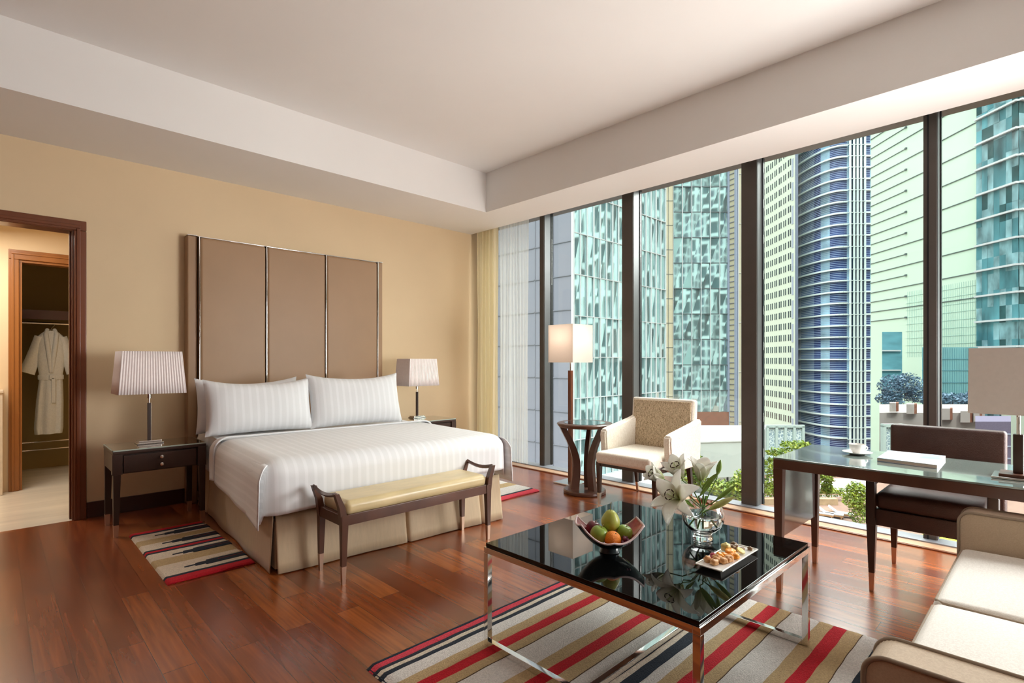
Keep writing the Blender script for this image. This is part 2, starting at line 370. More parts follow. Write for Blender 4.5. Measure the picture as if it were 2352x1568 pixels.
# first doorway: red-brown casing
d = MB()
for x0, x1 in ((0.462, 0.540), (-0.60, -0.522)):
    d.box((x0, YW - .022, 0), (x1, YW - .0005, 2.271), 0.006)
d.box((-0.60, YW - .0225, 2.272), (0.540, YW - .001, 2.350), 0.006)
d.box((0.452, YW - .004, 0), (0.498, YW + .16, 2.267)); d.box((-0.52, YW - .004, 0), (-0.48, YW + .16, 2.267)); d.box((-0.52, YW - .004, 2.268), (0.498, YW + .16, 2.308))
d.box((0.44, YW + .05, 0), (0.453, YW + .10, 2.27)); d.box((0.478, YW - .030, 0), (0.502, YW - .02, 2.287), 0.004); d.box((-0.56, YW - .030, 2.288), (0.502, YW - .02, 2.312), 0.004)
struct(d.build('door_1', M['redwood']))

# dressing room beyond
struct(MB().box((-1.6, YW, -0.12), (1.3, 8.5, -0.001)).build('floor_dressing_room', M['stonefloor'], smooth=0))
b = MB()
b.box((-1.6, 7.0, 0), (0.12, 7.12, 2.75)); b.box((0.12, 7.0, 2.30), (1.3, 7.12, 2.75)); b.box((-1.72, 5.55, 0), (-1.6, 7.1, 2.75)); b.box((1.3, 5.55, 0), (1.4, 7.1, 2.75))
struct(b.build('wall_dressing_room', M['wall'], smooth=0))
struct(MB().box((-1.72, 5.55, 2.75), (1.4, 8.5, 2.85)).build('ceiling_dressing_room', M['ceil'], smooth=0))
d = MB().box((0.115, 6.978, 0), (0.190, 7.0, 2.221), .005); d.box((0.115, 6.977, 2.222), (1.25, 7.0, 2.314), .005); d.box((0.165, 7.0, 0), (0.212, 7.13, 2.199)); d.box((0.165, 7.0, 2.20), (1.25, 7.13, 2.24))
d.box((0.135, 6.968, 0), (0.155, 6.98, 2.269), .004); d.box((0.135, 6.967, 2.27), (1.25, 6.98, 2.29), .004)
struct(d.build('door_2', M['orangewood']))
b = MB(); b.box((0.19, 8.30, 0), (1.3, 8.42, 2.85)); b.box((1.2, 7.12, 0), (1.3, 8.3, 2.85))
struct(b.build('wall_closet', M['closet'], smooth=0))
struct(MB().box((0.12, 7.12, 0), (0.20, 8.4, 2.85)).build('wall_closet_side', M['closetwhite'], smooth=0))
led = thing('marble_ledge', 'cream marble clad ledge against the dressing room wall, beside the honey wood casing', 'ledge', (-0.5, 6.9, 0))
MB().box((-1.2, 6.85, 0), (0.075, 6.999, 0.95), .004).build('body', M['marble'], led)
MB().box((-1.2, 6.84, 0.95), (0.08, 6.999, 0.975), .004).build('top', M['marble'], led)
sh = thing('closet_shelf', 'dark wooden shelf above the hanging rail in the closet', 'shelf', (0.7, 8.0, 1.72))
MB().box((0.201, 7.75, 1.735), (1.199, 8.299, 1.77)).build('board', M['skirting'], sh)
MB().box((0.201, 7.735, 1.70), (1.199, 7.75, 1.80)).build('front_edge', M['skirting'], sh)
ra = thing('hanging_rail', 'pale metal clothes rail under the closet shelf', 'rail', (0.7, 7.9, 1.665))
MB().tube([(0.201, 7.9, 1.665), (1.199, 7.9, 1.665)], 0.014, 12).build('rod', M['nickel'], ra)
for x in (0.207, 1.193): MB().box((x - .006, 7.875, 1.64), (x + .006, 7.925, 1.70), .002).build('bracket', M['nickel'], ra)
for i, z in enumerate((0.315, 0.225)):
    t = thing('shoe_rail', ['upper of two thin metal shoe rails below the bathrobe', 'lower of two thin metal shoe rails below the bathrobe'][i], 'rail', (0.7, 8.2, z), group='shoe rails on the closet back wall')
    MB().tube([(0.201, 8.2, z), (1.199, 8.2, z)], 0.008, 8).build('rod', M['nickel'], t)
    for x in (0.32, 1.08): MB().tube([(x, 8.2, z), (x, 8.30, z)], 0.006, 6).build('bracket', M['nickel'], t)

# hanger and bathrobe (hangs at y 7.9, seen from the front)
hx, hy = 0.478, 7.90
h = thing('coat_hanger', 'dark wooden hanger hooked over the closet rail', 'hanger', (hx, hy, 1.60))
pts = [(hx, hy, 1.55)] + [(hx, hy, 1.60)] + [(hx + .028 * math.sin(a), hy, 1.652 + .028 * -math.cos(a)) for a in [PI * k / 8 for k in range(1, 13)]]
MB().tube(pts, 0.004, 6).build('hook', M['nickel'], h)
MB().tube([(hx - .14, hy, 1.50), (hx - .06, hy, 1.545), (hx, hy, 1.56), (hx + .06, hy, 1.545), (hx + .14, hy, 1.50)], [.010, .014, .016, .014, .010], 8).build('shoulder_bar', M['darkhanger'], h)
rb = thing('bathrobe', 'white towelling bathrobe hanging from the closet rail', 'bathrobe', (hx, hy, 0.43))
def robe_ring(z, hw, hd, cx=0, cy=0, fold=0.0, n=40, ph=0):
    return [(hx + cx + hw * math.copysign(abs(math.cos(a)) ** .8, math.cos(a)), hy + cy + hd * math.sin(a) * (1 + fold * math.sin(7 * a + ph)), z) for a in [2 * PI * k / n for k in range(n)]]
def skin(mb, rings, cap=True):
    V = [[mb.bm.verts.new(p) for p in r] for r in rings]
    for i in range(len(V) - 1):
        for k in range(len(V[i])):
            k2 = (k + 1) % len(V[i]); mb.bm.faces.new((V[i][k], V[i][k2], V[i + 1][k2], V[i + 1][k]))
    if cap: mb.bm.faces.new(V[0][::-1]); mb.bm.faces.new(V[-1])
    return mb
body = MB()
skin(body, [robe_ring(0.435, .118, .06, -.02, 0, .35), robe_ring(0.50, .125, .065, -.018, 0, .3), robe_ring(0.80, .117, .065, -.008, 0, .25, ph=.5), robe_ring(1.0, .104, .06, 0, 0, .2, ph=1), robe_ring(1.07, .098, .055),
            robe_ring(1.14, .108, .065, 0, 0, .1), robe_ring(1.30, .125, .075), robe_ring(1.44, .128, .07), robe_ring(1.515, .118, .055), robe_ring(1.56, .075, .045), robe_ring(1.585, .045, .035)])
body.build('robe_body', M['robe'], rb, smooth=60)
for s in (-1, 1):
    sl = MB(); rr = []
    for f in [k / 6 for k in range(7)]:
        cx = s * (.095 + .085 * f + .02 * f * f); z = 1.515 - .40 * f; ww = .048 + .024 * f
        rr.append([(hx + cx + ww * math.cos(a) * .9, hy + .045 * math.sin(a) * (1 + .15 * math.sin(3 * a + f)), z + ww * .35 * s * math.cos(a)) for a in [2 * PI * k / 20 for k in range(20)]])
    skin(sl, rr).build('sleeve', M['robe'], rb, smooth=60)
col = MB()
for s in (-1, 1):
    col.tube([(hx + s * .005, hy - .062, 1.12), (hx + s * .02, hy - .078, 1.30), (hx + s * .035, hy - .072, 1.44), (hx + s * .045, hy - .048, 1.545), (hx + s * .03, hy + .0, 1.60)], [.016, .022, .024, .022, .018], 8)
col.build('collar', M['robe'], rb, smooth=60)
be = MB(); be.lathe([(1.0, -.028), (1.05, -.02), (1.05, .02), (1.0, .028)], (hx, hy, 1.065), 28, .107, .066); be.box((hx - .02, hy - .085, 1.04), (hx + .03, hy - .06, 1.09), .008)
be.box((hx + .0, hy - .085, .78), (hx + .035, hy - .068, 1.06), .004)
be.build('belt', M['robe'], rb)

# ================================================================== WINDOW WALL
sl = MB(); sl.box((4.452, -4.6, -0.01), (4.56, 5.40, 0.012), .003)
struct(sl.build('trim_1', M['blond']))
struct(MB().box((4.436, -4.6, -0.01), (4.452, 5.40, 0.009), .002).build('trim_2', M['redwood']))
struct(MB().box((4.56, -4.6, -0.12), (4.70, 5.40, 0.022), .004).build('windowsill', M['sill']))
struct(MB().box((4.60, -4.6, 2.99), (4.86, 5.40, 3.25)).build('trim_3', M['brownmetal']))
bays = [(5.32, 5.40, 'g'), (4.207, 4.275, 'g'), (3.000, 3.130, 'b'), (1.788, 1.915, 'b'), (0.588, 0.662, 'b'), (-0.63, -0.50, 'b'), (-1.84, -1.71, 'b'), (-3.05, -2.92, 'b'), (-4.3, -4.17, 'b')]
for i, (y0, y1, k) in enumerate(bays):
    m = MB().box((4.62, y0, 0.0225), (4.755, y1, 3.0), .002)
    o = struct(m.build('window_%d' % (i + 1), [M['brownmetal'], M['greymetal']]))
    g = MB().box((4.63, y0 - .004, 0.0225), (4.775, y0 - .0001, 3.0)); g.build('window_frame', M['greymetal'], o)
    MB().box((4.735, y0 - .010, 0.02), (4.77, y0 - .004, 3.0)).build('gasket', M['blackrubber'], o)
    if k == 'b' and i in (4,): MB().box((4.617, (y0 + y1) / 2 + .006, 0.02), (4.62, (y0 + y1) / 2 + .016, 3.0)).build('gasket', M['blackrubber'], o)
for i in range(len(bays) - 1):
    y1, y0 = bays[i][0], bays[i + 1][1]
    MB().box((4.745, y0 + .0005, -0.12), (4.753, y1 - .0105, 3.0)).build('window_pane', M['pane'], bpy.data.objects['window_%d' % (i + 1)], smooth=0)

# curtains hanging in the pocket between soffit and glass, at the corner
def curtain(mb, x0, y0, y1, amp, waves, z0, z1, seed, amp2=.3):
    rr = random.Random(seed); ph = [rr.uniform(0, 6) for _ in range(4)]
    def fn(u, v):
        y = y0 + (y1 - y0) * u; z = z0 + (z1 - z0) * v
        o = amp * (math.sin(2 * PI * waves * u + ph[0] + .6 * math.sin(7 * u + ph[1])) + amp2 * math.sin(2 * PI * waves * 2.3 * u + ph[2])) * (1 - .25 * v)
        return (x0 + o, y + .01 * math.sin(5 * v + 9 * u), z)
    return mb.grid(fn, 220, 12)
o = curtain(MB(), 4.535, 4.925, 5.31, .020, 5, 0.03, 3.2, 3).build('drape', M['drape'], smooth=80, solid=.003)
tag(o, 'cream gold heavy drape gathered in the corner beside the headboard wall', 'curtain')
o = curtain(MB(), 4.545, 4.385, 4.885, .014, 9, 0.03, 3.2, 5).build('sheer_curtain', M['sheer'], smooth=80)
tag(o, 'white sheer voile curtain drawn back beside the heavy cream drape', 'curtain')

# ================================================================== BED
hb = thing('headboard', 'tall taupe leather headboard in three panels with chrome strips', 'headboard', (2.18, 5.35, 0))
MB().box((1.22, 5.30, 0.0), (1.30, 5.399, 2.345), .012, 3).build('side_panel', M['headboard'], hb)
MB().box((3.068, 5.30, 0.0), (3.14, 5.399, 2.345), .012, 3).build('side_panel', M['headboard'], hb)
for x0, x1 in ((1.312, 1.868), (1.882, 2.458), (2.472, 3.056)):
    MB().box((x0, 5.265, 0.1), (x1, 5.399, 2.335), .022, 4).build('panel', M['headboard'], hb)
for x in (1.306, 1.875, 2.465, 3.062):
    MB().box((x - .0035, 5.262, 0.1), (x + .0035, 5.35, 2.341), .001).build('chrome_strip', M['chrome'], hb)
for x0, x1 in ((1.22, 1.30), (3.068, 3.14)):
    MB().box((x0, 5.295, 2.345), (x1, 5.399, 2.352), .001).build('top_cap', M['chrome'], hb)
MB().box((1.30, 5.29, 2.338), (3.07, 5.399, 2.345), .001).build('top_cap', M['chrome'], hb)

BX0, BX1, BY0, BY1 = 1.185, 2.895, 3.14, 5.13
bed = thing('bed', 'king size bed made up in white satin stripe linen with beige skirt', 'bed', (2.04, 4.2, 0))
MB().box((BX0 + .012, BY0 + .012, 0.012), (BX1 - .012, BY1, 0.30), .01).build('bed_base', M['skirt'], bed)
MB().box((BX0 - .0, BY0 + .02, 0.30), (BX1 + .0, BY1, 0.60), .06, 5).build('mattress', M['linen'], bed)
# skirt: panels with inverted pleats
def skirt_wall(p0, p1, pleats, z1=.345, flare=.025):
    p0 = Vector(p0); p1 = Vector(p1); L = (p1 - p0).length; t = (p1 - p0) / L; nrm = Vector((t.y, -t.x, 0))
    def fn(u, v):
        s = u * L; q = 0
        for c_ in pleats:
            q = max(q, math.exp(-((s - c_) / .008) ** 2))
        wv = .006 * math.sin(s * 9) * v
        fl = flare * v
        return p0 + t * s + nrm * (fl - .03 * q + wv * 1.0) + Vector((0, 0, z1 - (z1 - .006) * v))
    return fn
sk = MB()
sk.grid(skirt_wall((BX0, BY1, 0), (BX0, BY0, 0), [.35, ]), 160, 6)
sk.grid(skirt_wall((BX0 + .012, BY0 - .0, 0), (BX1, BY0 - .0, 0), [.86, 1.50], flare=.045), 160, 6)
sk.grid(skirt_wall((BX1, BY0, 0), (BX1, BY1, 0), [.35, 1.2]), 160, 6)
sk.build('bed_skirt', M['skirt'], bed, smooth=60, solid=.004)

# coverlet with rounded shoulders; the stripe attribute runs on down the sides
def coverlet():
    zt, hang_r, rad, crn = .663, .30, .10, .125
    X0, X1, Y0, Y1 = 1.105, 2.955, 3.085, 4.22
    mb = MB(); bm = mb.bm
    # outline (open at the head): from head-left down the left side, across the foot, up the right side
    path = []
    nl, nf = 40, 56
    for k in range(nl + 1): path.append((X0, Y1 - (Y1 - Y0 - crn) * k / nl, -1, 0))
    for k in range(1, 7):
        a = PI / 2 * k / 7; path.append((X0 + crn - crn * math.cos(a), Y0 + crn - crn * math.sin(a), -math.cos(a), -math.sin(a)))
    for k in range(nf + 1): path.append((X0 + crn + (X1 - X0 - 2 * crn) * k / nf, Y0, 0, -1))
    for k in range(1, 7):
        a = PI / 2 * k / 7; path.append((X1 - crn + crn * math.sin(a), Y0 + crn - crn * math.cos(a), math.sin(a), -math.cos(a)))
    for k in range(nl + 1): path.append((X1, Y0 + crn + (Y1 - Y0 - crn) * k / nl, 1, 0))
    rings = []
    def hem(i, x, y):
        if x < X0 + .02: return .292 + .07 * (y - Y0) / (Y1 - Y0)
        if x > X1 - .02: return .33 + .04 * (y - Y0) / (Y1 - Y0)
        return .35 + .045 * min(1, (x - X0) / 1.2)
    nd = 9
    for j in range(nd + 1):          # bottom to shoulder
        ring = []
        for i, (x, y, nx, ny) in enumerate(path):
            hz = hem(i, x, y); z = hz + (zt - rad - hz) * j / nd
            low = 1 - j / nd
            wv = .004 * math.sin(i * .30) * low
            ring.append(bm.verts.new((x + nx * (wv + .004 * low), y + ny * (wv + .004 * low), z)))
        rings.append(ring)
    for j in range(1, 8):
        a = PI / 2 * j / 7; ins = rad * (1 - math.cos(a)) * 1.25; up = rad * math.sin(a)
        rings.append([bm.verts.new((x - nx * ins, y - ny * ins, zt - rad + up)) for (x, y, nx, ny) in path])
    for a, b in zip(rings[:-1], rings[1:]):
        for k in range(len(path) - 1): bm.faces.new((a[k], a[k + 1], b[k + 1], b[k]))
    # top, softly domed, meeting the shoulders point for point
    ins = rad * 1.25
    tx0, tx1, ty0 = X0 + ins, X1 - ins, Y0 + ins
    def top(u, v):
        x = tx0 + (tx1 - tx0) * u; y = ty0 + (Y1 - ty0) * v
        dome = .010 * math.sin(PI * u) * math.sin(PI / 2 * v)
        return (x, y, zt + dome)
    mb.grid(top, nf, nl)
    bmesh.ops.remove_doubles(bm, verts=bm.verts[:], dist=2e-4)
    ob = mb.build('coverlet', M['satin'], bed, smooth=70, solid=.012)
    Mw = wm(bed)
    def sf(co):
        p = Mw @ co
        if p.x < X0 + .03 and p.z < zt - .02: return X0 + .03 - (zt - .02 - p.z) - .02
        if p.x > X1 - .03 and p.z < zt - .02: return X1 - .03 + (zt - .02 - p.z) + .02
        return p.x
    stripe_attr(ob, sf)
    # hanging corner flaps at the foot
    for s, xc in ((-1, X0), (1, X1)):
        def fl(u, v, s=s, xc=xc):
            e_ = min(1, v / .22) ** .5; y = Y0 + .34 * u - .004 + .05 * (1 - e_) * (1 - u); zb = .288 + .02 * u; z = (zt - .022) + (zb - (zt - .022)) * v
            return (xc + s * (-.045 * (1 - e_) + (.002 + .009 * (1 - u)) * e_ + .012 * v * (1 - u)), y - .014 * v * (1 - u), z)
        f = MB().grid(fl, 10, 24).build('corner_flap', M['satin'], bed, smooth=70, solid=.006); stripe_attr(f, sf)
    # fold of white sheet at the head of the coverlet
    def fold(u, v):
        # over the bed from hem to hem, v across the band
        L = 2 * (.29) + 1.76; s = u * L
        y = 4.21 + .12 * v + .0
        if s < .29 - .08: x, z = 1.092, .375 + s
        elif s < .29 + .08:
            a = (s - .21) / .16 * PI / 2; x, z = 1.092 + .10 * (1 - math.cos(a)), .585 + .10 * math.sin(a) - .002
        elif s < L - .37: x, z = 1.192 + (s - .37) / (L - .74) * 1.67, .683
        elif s < L - .21:
            a = (s - (L - .37)) / .16 * PI / 2; x, z = 2.862 + .10 * math.sin(a), .583 + .10 * math.cos(a)
        else: x, z = 2.962, .583 - (s - (L - .21))
        return (x, y, z - .012 * v)
    f = MB().grid(fold, 120, 4).build('turned_sheet', M['linen'], bed, smooth=70, solid=.012)
coverlet()
def head_sheet(u, v):
    s = -1 + 2 * u; x = 2.03 + .90 * math.copysign(min(1, abs(s) * 1.12), s); y = 4.26 + .85 * v
    z = .645 if abs(s) < .86 else .645 - (.26 * ((abs(s) - .86) / .14) ** .8)
    return (x - math.copysign(.03, s) * (abs(s) > .86) * (1 - abs(s)) * 3, y, z)
MB().grid(head_sheet, 100, 12).build('under_sheet', M['linen'], bed, smooth=70, solid=.01)

# the bed stands slightly askew to the wall
Rz = Matrix.Rotation(math.radians(-3.6), 4, 'Z')
bed.matrix_basis = Matrix.Translation((1.185, 3.225, 0)) @ Rz @ Matrix.Translation((-1.185, -3.14, 0)) @ bed.matrix_basis
# pillows
def pillow_mesh(wd, ht, th, dip=.055, seed=0):
    rr = random.Random(seed); mb = MB()
    for s in (-1, 1):
        def fn(u, v, s=s):
            a, b = 2 * u - 1, 2 * v - 1
            px = a * wd / 2 * (1 - .045 * (1 - b * b) * abs(a) ** 3)
            pz_ = b * ht / 2 - (dip * (1 - a * a) * max(0, b) ** 3) + .015 * (1 - a * a) * max(0, -b) ** 3
            t = th / 2 * (max(0, 1 - abs(a) ** 3.2) ** .5) * (max(0, 1 - abs(b) ** 2.6) ** .55)
            t *= 1 + .05 * math.sin(5 * a + seed) * math.cos(4 * b)
            return (px, s * t, pz_)
        mb.grid(fn, 40, 28)
    bmesh.ops.recalc_face_normals(mb.bm, faces=mb.bm.faces[:])
    return mb
pil = [('pillow', 'white striped pillow standing in front by the dark bedside table with the pink pleated lamp', 1.590, 4.60, .83, .455, .20, -14, -4.5),
       ('pillow', 'white striped front pillow on the window half of the bed', 2.410, 4.53, .88, .485, .21, -15, -4.5),
       ('pillow', 'plain white pillow mostly hidden behind the front striped one', 1.565, 4.80, .80, .45, .17, -8, -4.5)]
pil[0] = ('pillow', 'white striped front pillow on the bathrobe doorway half of the bed') + pil[0][2:]
for i, (nm, lb, x, y, wd, ht, th, tilt, rz) in enumerate(pil):
    mb = pillow_mesh(wd, ht, th, seed=i)
    o = mb.build('pillow', M['satin'] if i < 2 else M['linen'], smooth=80)
    if i < 2: stripe_attr(o, lambda co: co.x)
    o.rotation_euler = (math.radians(tilt), 0, math.radians(rz)); o.location = (x, y, .650 + ht / 2 * math.cos(math.radians(tilt)) + .012)
    tag(o, lb, 'pillow', 'pillows standing on the bed')

# ================================================================== NIGHTSTANDS
def nightstand(loc, label):
    t = thing('nightstand', label, 'nightstand', loc, group='dark wood nightstands beside the bed')
    W2, D = .295, .43     # half width, depth (front is at -y)
    L = lambda mb, n, m, **k: mb.build(n, m, t, local=True, **k)
    L(MB().box((-W2, -D / 2, .585), (W2, D / 2, .606), .004), 'tabletop', M['darkwood'])
    L(MB().box((-W2 + .004, -D / 2 + .004, .606), (W2 - .004, D / 2 - .004, .615), .001), 'glass_top', [M['nsglass']])
    g = MB()
    for a, b in (((-W2, -D / 2, .6065), (W2, -D / 2 + .0035, .6145)), ((-W2, -D / 2, .6065), (-W2 + .0035, D / 2, .6145)), ((W2 - .0035, -D / 2, .6065), (W2, D / 2, .6145))): g.box(a, b)
    L(g, 'glass_edge', M['glassedge'])
    L(MB().box((-W2 + .045, -D / 2 + .03, .44), (W2 - .045, D / 2 - .02, .585)), 'case', M['darkwood'])
    L(MB().box((-W2, -D / 2 + .05, .46), (-W2 + .03, D / 2 - .05, .585), .003), 'side_rail', M['darkwood'])
    L(MB().box((W2 - .03, -D / 2 + .05, .46), (W2, D / 2 - .05, .585), .003), 'side_rail', M['darkwood'])
    dr = L(MB().box((-W2 + .065, -D / 2 + .012, .448), (W2 - .065, -D / 2 + .035, .572), .004), 'drawer', M['darkwood'])
    for z in (.54, .485):
        k = MB(); k.lathe([(0, -.006), (.006, -.006), (.006, .012), (.013, .016), (.013, .026), (.009, .030), (0, .031)], n=16)
        k.xform(Matrix.Translation((0, -D / 2 + .012, z)) @ Matrix.Rotation(PI / 2, 4, 'X'))
        k.build('knob', M['chrome'], dr, local=True)
    for sx in (-1, 1):
        for sy in (-1, 1):
            lg = MB().leg(sx * (W2 - .022), sy * (D / 2 - .022), .085, .585, .032, .050, sx * -.006, sy * -.004)
            if sy < 0: lg.box((sx * (W2 - .028) - .03, -D / 2, .44), (sx * (W2 - .028) + .03, -D / 2 + .05, .585), .002)
            lo = L(lg, 'leg', M['darkwood'])
            MB().leg(sx * (W2 - .021), sy * (D / 2 - .021), 0.0, .085, .026, .0325).build('metal_tip', M['brass'], lo, local=True)
    return t
ns = nightstand((.905, 4.865, 0), 'dark wood nightstand with smoked glass top on the doorway side of the bed')
ns2 = dup(ns, (3.375, 4.865, 0), label='dark wood nightstand with glass top between the bed and the curtains')

def table_lamp(loc, label):
    t = thing('table_lamp', label, 'lamp', loc, group='pleated shade lamps on the nightstands')
    L = lambda mb, n, m, **k: mb.build(n, m, t, local=True, **k)
    L(MB().box((-.085, -.06, 0), (.085, .06, .010), .002).box((-.075, -.052, .010), (.075, .052, .026), .003), 'base', M['nickel'])
    L(MB().box((-.011, -.011, .026), (.011, .011, .31), .002), 'stem', M['darkwood'])
    L(MB().box((.0112, -.010, .026), (.0135, .010, .31)).tube([(0, 0, .31), (0, 0, .46)], .007, 12).lathe([(.016, .345), (.016, .40)], n=16), 'metal_rod', M['nickel'])
    # pleated square shade: walls ribbed with fine folds
    sh = MB(); n = 44; z0, z1, w0, w1 = .385, .705, .215, .190
    def side(k):
        a = k * PI / 2; ca, sa = math.cos(a), math.sin(a)
        def fn(u, v):
            wv = w0 + (w1 - w0) * v; dp = .155 + (.135 - .155) * v
            hw, hd = (wv, dp) if k % 2 == 0 else (dp, wv)
            s = (2 * u - 1) * hw; off = .0028 * math.sin(2 * PI * u * (24 if k % 2 == 0 else 17)) * 1.0
            p = (s, -(hd + off)); return (p[0] * ca - p[1] * sa, p[0] * sa + p[1] * ca, z0 + (z1 - z0) * v)
        return fn
    for k in range(4): sh.grid(side(k), 240, 3)
    so = L(sh, 'lamp_shade', M['pinkshade'], smooth=75, solid=.002)
    fr = MB(); 
    for s_ in (-1, 1): fr.tube([(s_ * .12, 0, .66), (0, 0, .66)], .002, 6)
    L(fr, 'spider', M['nickel'])
    bl = L(MB().lathe([(0, .41), (.014, .42), (.016, .45), (.028, .49), (.03, .52), (.018, .545), (0, .55)], n=16), 'bulb', M['white_china'])
    return t
tl = table_lamp((.870, 4.90, .6155), 'pink pleated table lamp on the nightstand nearer the open doorway')
tl2 = dup(tl, (3.395, 5.0, .6155), label='pink pleated table lamp on the nightstand near the curtains')
tl2.scale = (.93, .93, .93)

# ================================================================== BENCH
be = thing('bench', 'low dark wood bench with gold leather cushion at the foot of the bed', 'bench', (1.95, 2.97, 0))
bx0, bx1, by0, by1 = 1.41, 2.492, 2.80, 3.085
for x in (bx0, bx1):
    for y in (by0, by1):
        s = -1 if x == bx0 else 1
        lg = MB().leg(x, y, .10, .385, .026, .040, s * -.004, 0)
        q = lambda cx, z, h: [(cx - h, y - .017, z), (cx + h, y - .017, z), (cx + h, y + .017, z), (cx - h, y + .017, z)]
        lg.hull8(q(x - s * .004, .33, .020), q(x + s * .012, .43, .017)); lg.hull8(q(x + s * .012, .43, .017), q(x + s * .044, .512, .012))
        lo = lg.build('leg', M['brownwood'], be)
        MB().leg(x, y, 0, .10, .019, .0265).build('metal_tip', M['brass'], lo)
for x, s in ((bx0, -1), (bx1, 1)):
    pts = [(x + s * .044, by0 + (by1 - by0) * k / 8, .512 - .022 * math.sin(PI * k / 8)) for k in range(9)]
    MB().tube([(p[0], p[1], p[2] - .004) for p in pts], .0125, 4).build('armrest', M['brownwood'], be)
    MB().box((x - .014, by0, .325), (x + .014, by1, .385), .003).build('rail', M['brownwood'], be)
for y in (by0, by1): MB().box((bx0, y - .014, .325), (bx1, y + .014, .385), .003).build('rail', M['brownwood'], be)
MB().box((bx0 + .012, by0 - .008, .372), (bx1 - .012, by1 + .008, .458), .036, 6).build('cushion', M['benchtop'], be, smooth=60)

# ================================================================== RUGS
def rug(name, label, x0, x1, y1, y0, stripes, th=.016, motif=None, seed=1, kx=1, parts=None):
    """stripes run along x, listed from y1 (far) down to y0: (fraction end, material key)"""
    keys = []; mb = MB(); ya = y1; rr = random.Random(seed)
    for ye, k in stripes:
        if k not in keys: keys.append(k)
        mi = keys.index(k)
        n = 60
        def fn(u, v, ya=ya, ye=ye):
            x = x0 + (x1 - x0) * u
            j = .0015 * math.sin(x * 13 + ya * 40) + .001 * math.sin(x * 37 + ya * 11)
            j2 = .0015 * math.sin(x * 13 + ye * 40) + .001 * math.sin(x * 37 + ye * 11)
            y = (ya + j) + ((ye + j2) - (ya + j)) * v
            rim = .0
            ez = min(1, (x - x0) / .012, (x1 - x) / .012, (y1 + .004 - y) / .012, (y - y0 + .004) / .012)
            return (x, y, .001 + th * max(0, min(1, ez)) ** .5 - .0022 * abs(2 * v - 1) ** 8)
        mb.grid(fn, n, 6, mat=mi); ya = ye
    for (mx0, mx1, my0, my1, k) in (motif or []):
        if k not in keys: keys.append(k)
        mb.box((mx0, my0, .002), (mx1, my1, th + .0035), .002, 1, mat=keys.index(k))
    mb.box((x0 + .006, y0 + .006, .0005), (x1 - .006, y1 - .006, .006), mat=0)
    o = mb.build(name, [M[k] for k in keys], smooth=50)
    return tag(o, label, 'rug')
ys = [1.963]
seq = []
def add(wd, k): ys[0] -= wd; seq.append((ys[0], k))
for wd, k in ((.019, 'r_navy'), (.033, 'r_pink'), (.020, 'r_navy'), (.022, 'r_cream'), (.025, 'r_navy')): add(wd, k)
def group(first):
    for wd, k in ((first, 'r_white'), (.055, 'r_tan'), (.054, 'r_red'), (.052, 'r_tan'), (.003, 'r_line'), (.121, 'r_white'), (.060, 'r_tan'), (.055, 'r_red'), (.058, 'r_tan'), (.003, 'r_line'), (.062, 'r_white')): add(wd, k)
group(.066); 
sc = ys[0]
for wd, k in ((.050, 'r_navy'), (.027, 'r_cream'), (.048, 'r_navy')): add(wd, k)
add(ys[0] - 1.128 if ys[0] > 1.128 else .001, 'r_navy')
group(.046)
for wd, k in ((.026, 'r_navy'), (.026, 'r_tan'), (.025, 'r_navy'), (.04, 'r_red'), (.03, 'r_navy')): add(wd, k)
rug('striped_rug', 'large red, tan, white and navy striped rug under the coffee table', 1.085, 2.838, 1.963, ys[0], seq)
def small_rug(label, x0, x1, y1, y0, flip, mot):
    H = y1 - y0
    f = [(.045, 'r_red'), (.075, 'r_navy'), (.20, 'r_cream'), (.30, 'r_tan'), (.42, 'r_cream'), (.445, 'r_navy'), (.475, 'r_red'), (.50, 'r_navy'), (.62, 'r_cream'), (.73, 'r_tan'), (.91, 'r_cream'), (.935, 'r_navy'), (1.0, 'r_red')]
    if flip: f = [(a, {'r_cream': 'r_white', 'r_red': 'r_pink'}.get(k, k)) for a, k in f]
    st = [(y1 - H * a, k) for a, k in f]; ms = []
    for c in mot:
        yc = y1 - H * c
        for j, (dy, ln, k) in enumerate(((-.045, .30, 'r_navy'), (-.027, .37, 'r_navy'), (-.009, .44, 'r_navy'), (.009, .36, 'r_navy'), (.027, .28, 'r_navy'))):
            if not flip: ms.append((x1 - ln * .78, x1 - .004, yc + dy * .9 - .009, yc + dy * .9 + .009, k))
            else: ms.append((x0 + .004, x0 + ln * .78, yc + dy * .9 - .009, yc + dy * .9 + .009, k))
        a, b = (x1 - .16, x1 - .004) if not flip else (x0 + .004, x0 + .16)
        ms.append((a, b, yc - .006, yc + .004, 'r_red'))
        a, b = (x1 - .20, x1 - .004) if not flip else (x0 + .004, x0 + .2)
        ms.append((a, b, yc + .045, yc + .050, 'r_cream'))
    return rug('bedside_rug', label, x0, x1, y1, y0, st, motif=ms)
small_rug('beige, red and black patterned rug on the doorway side of the bed', .70, 1.168, 4.62, 3.462, False, (.14, .335, .58, .83))
small_rug('white, red and black patterned rug between bed and window', 2.965, 3.762, 4.62, 3.476, True, (.14, .335, .58, .83))
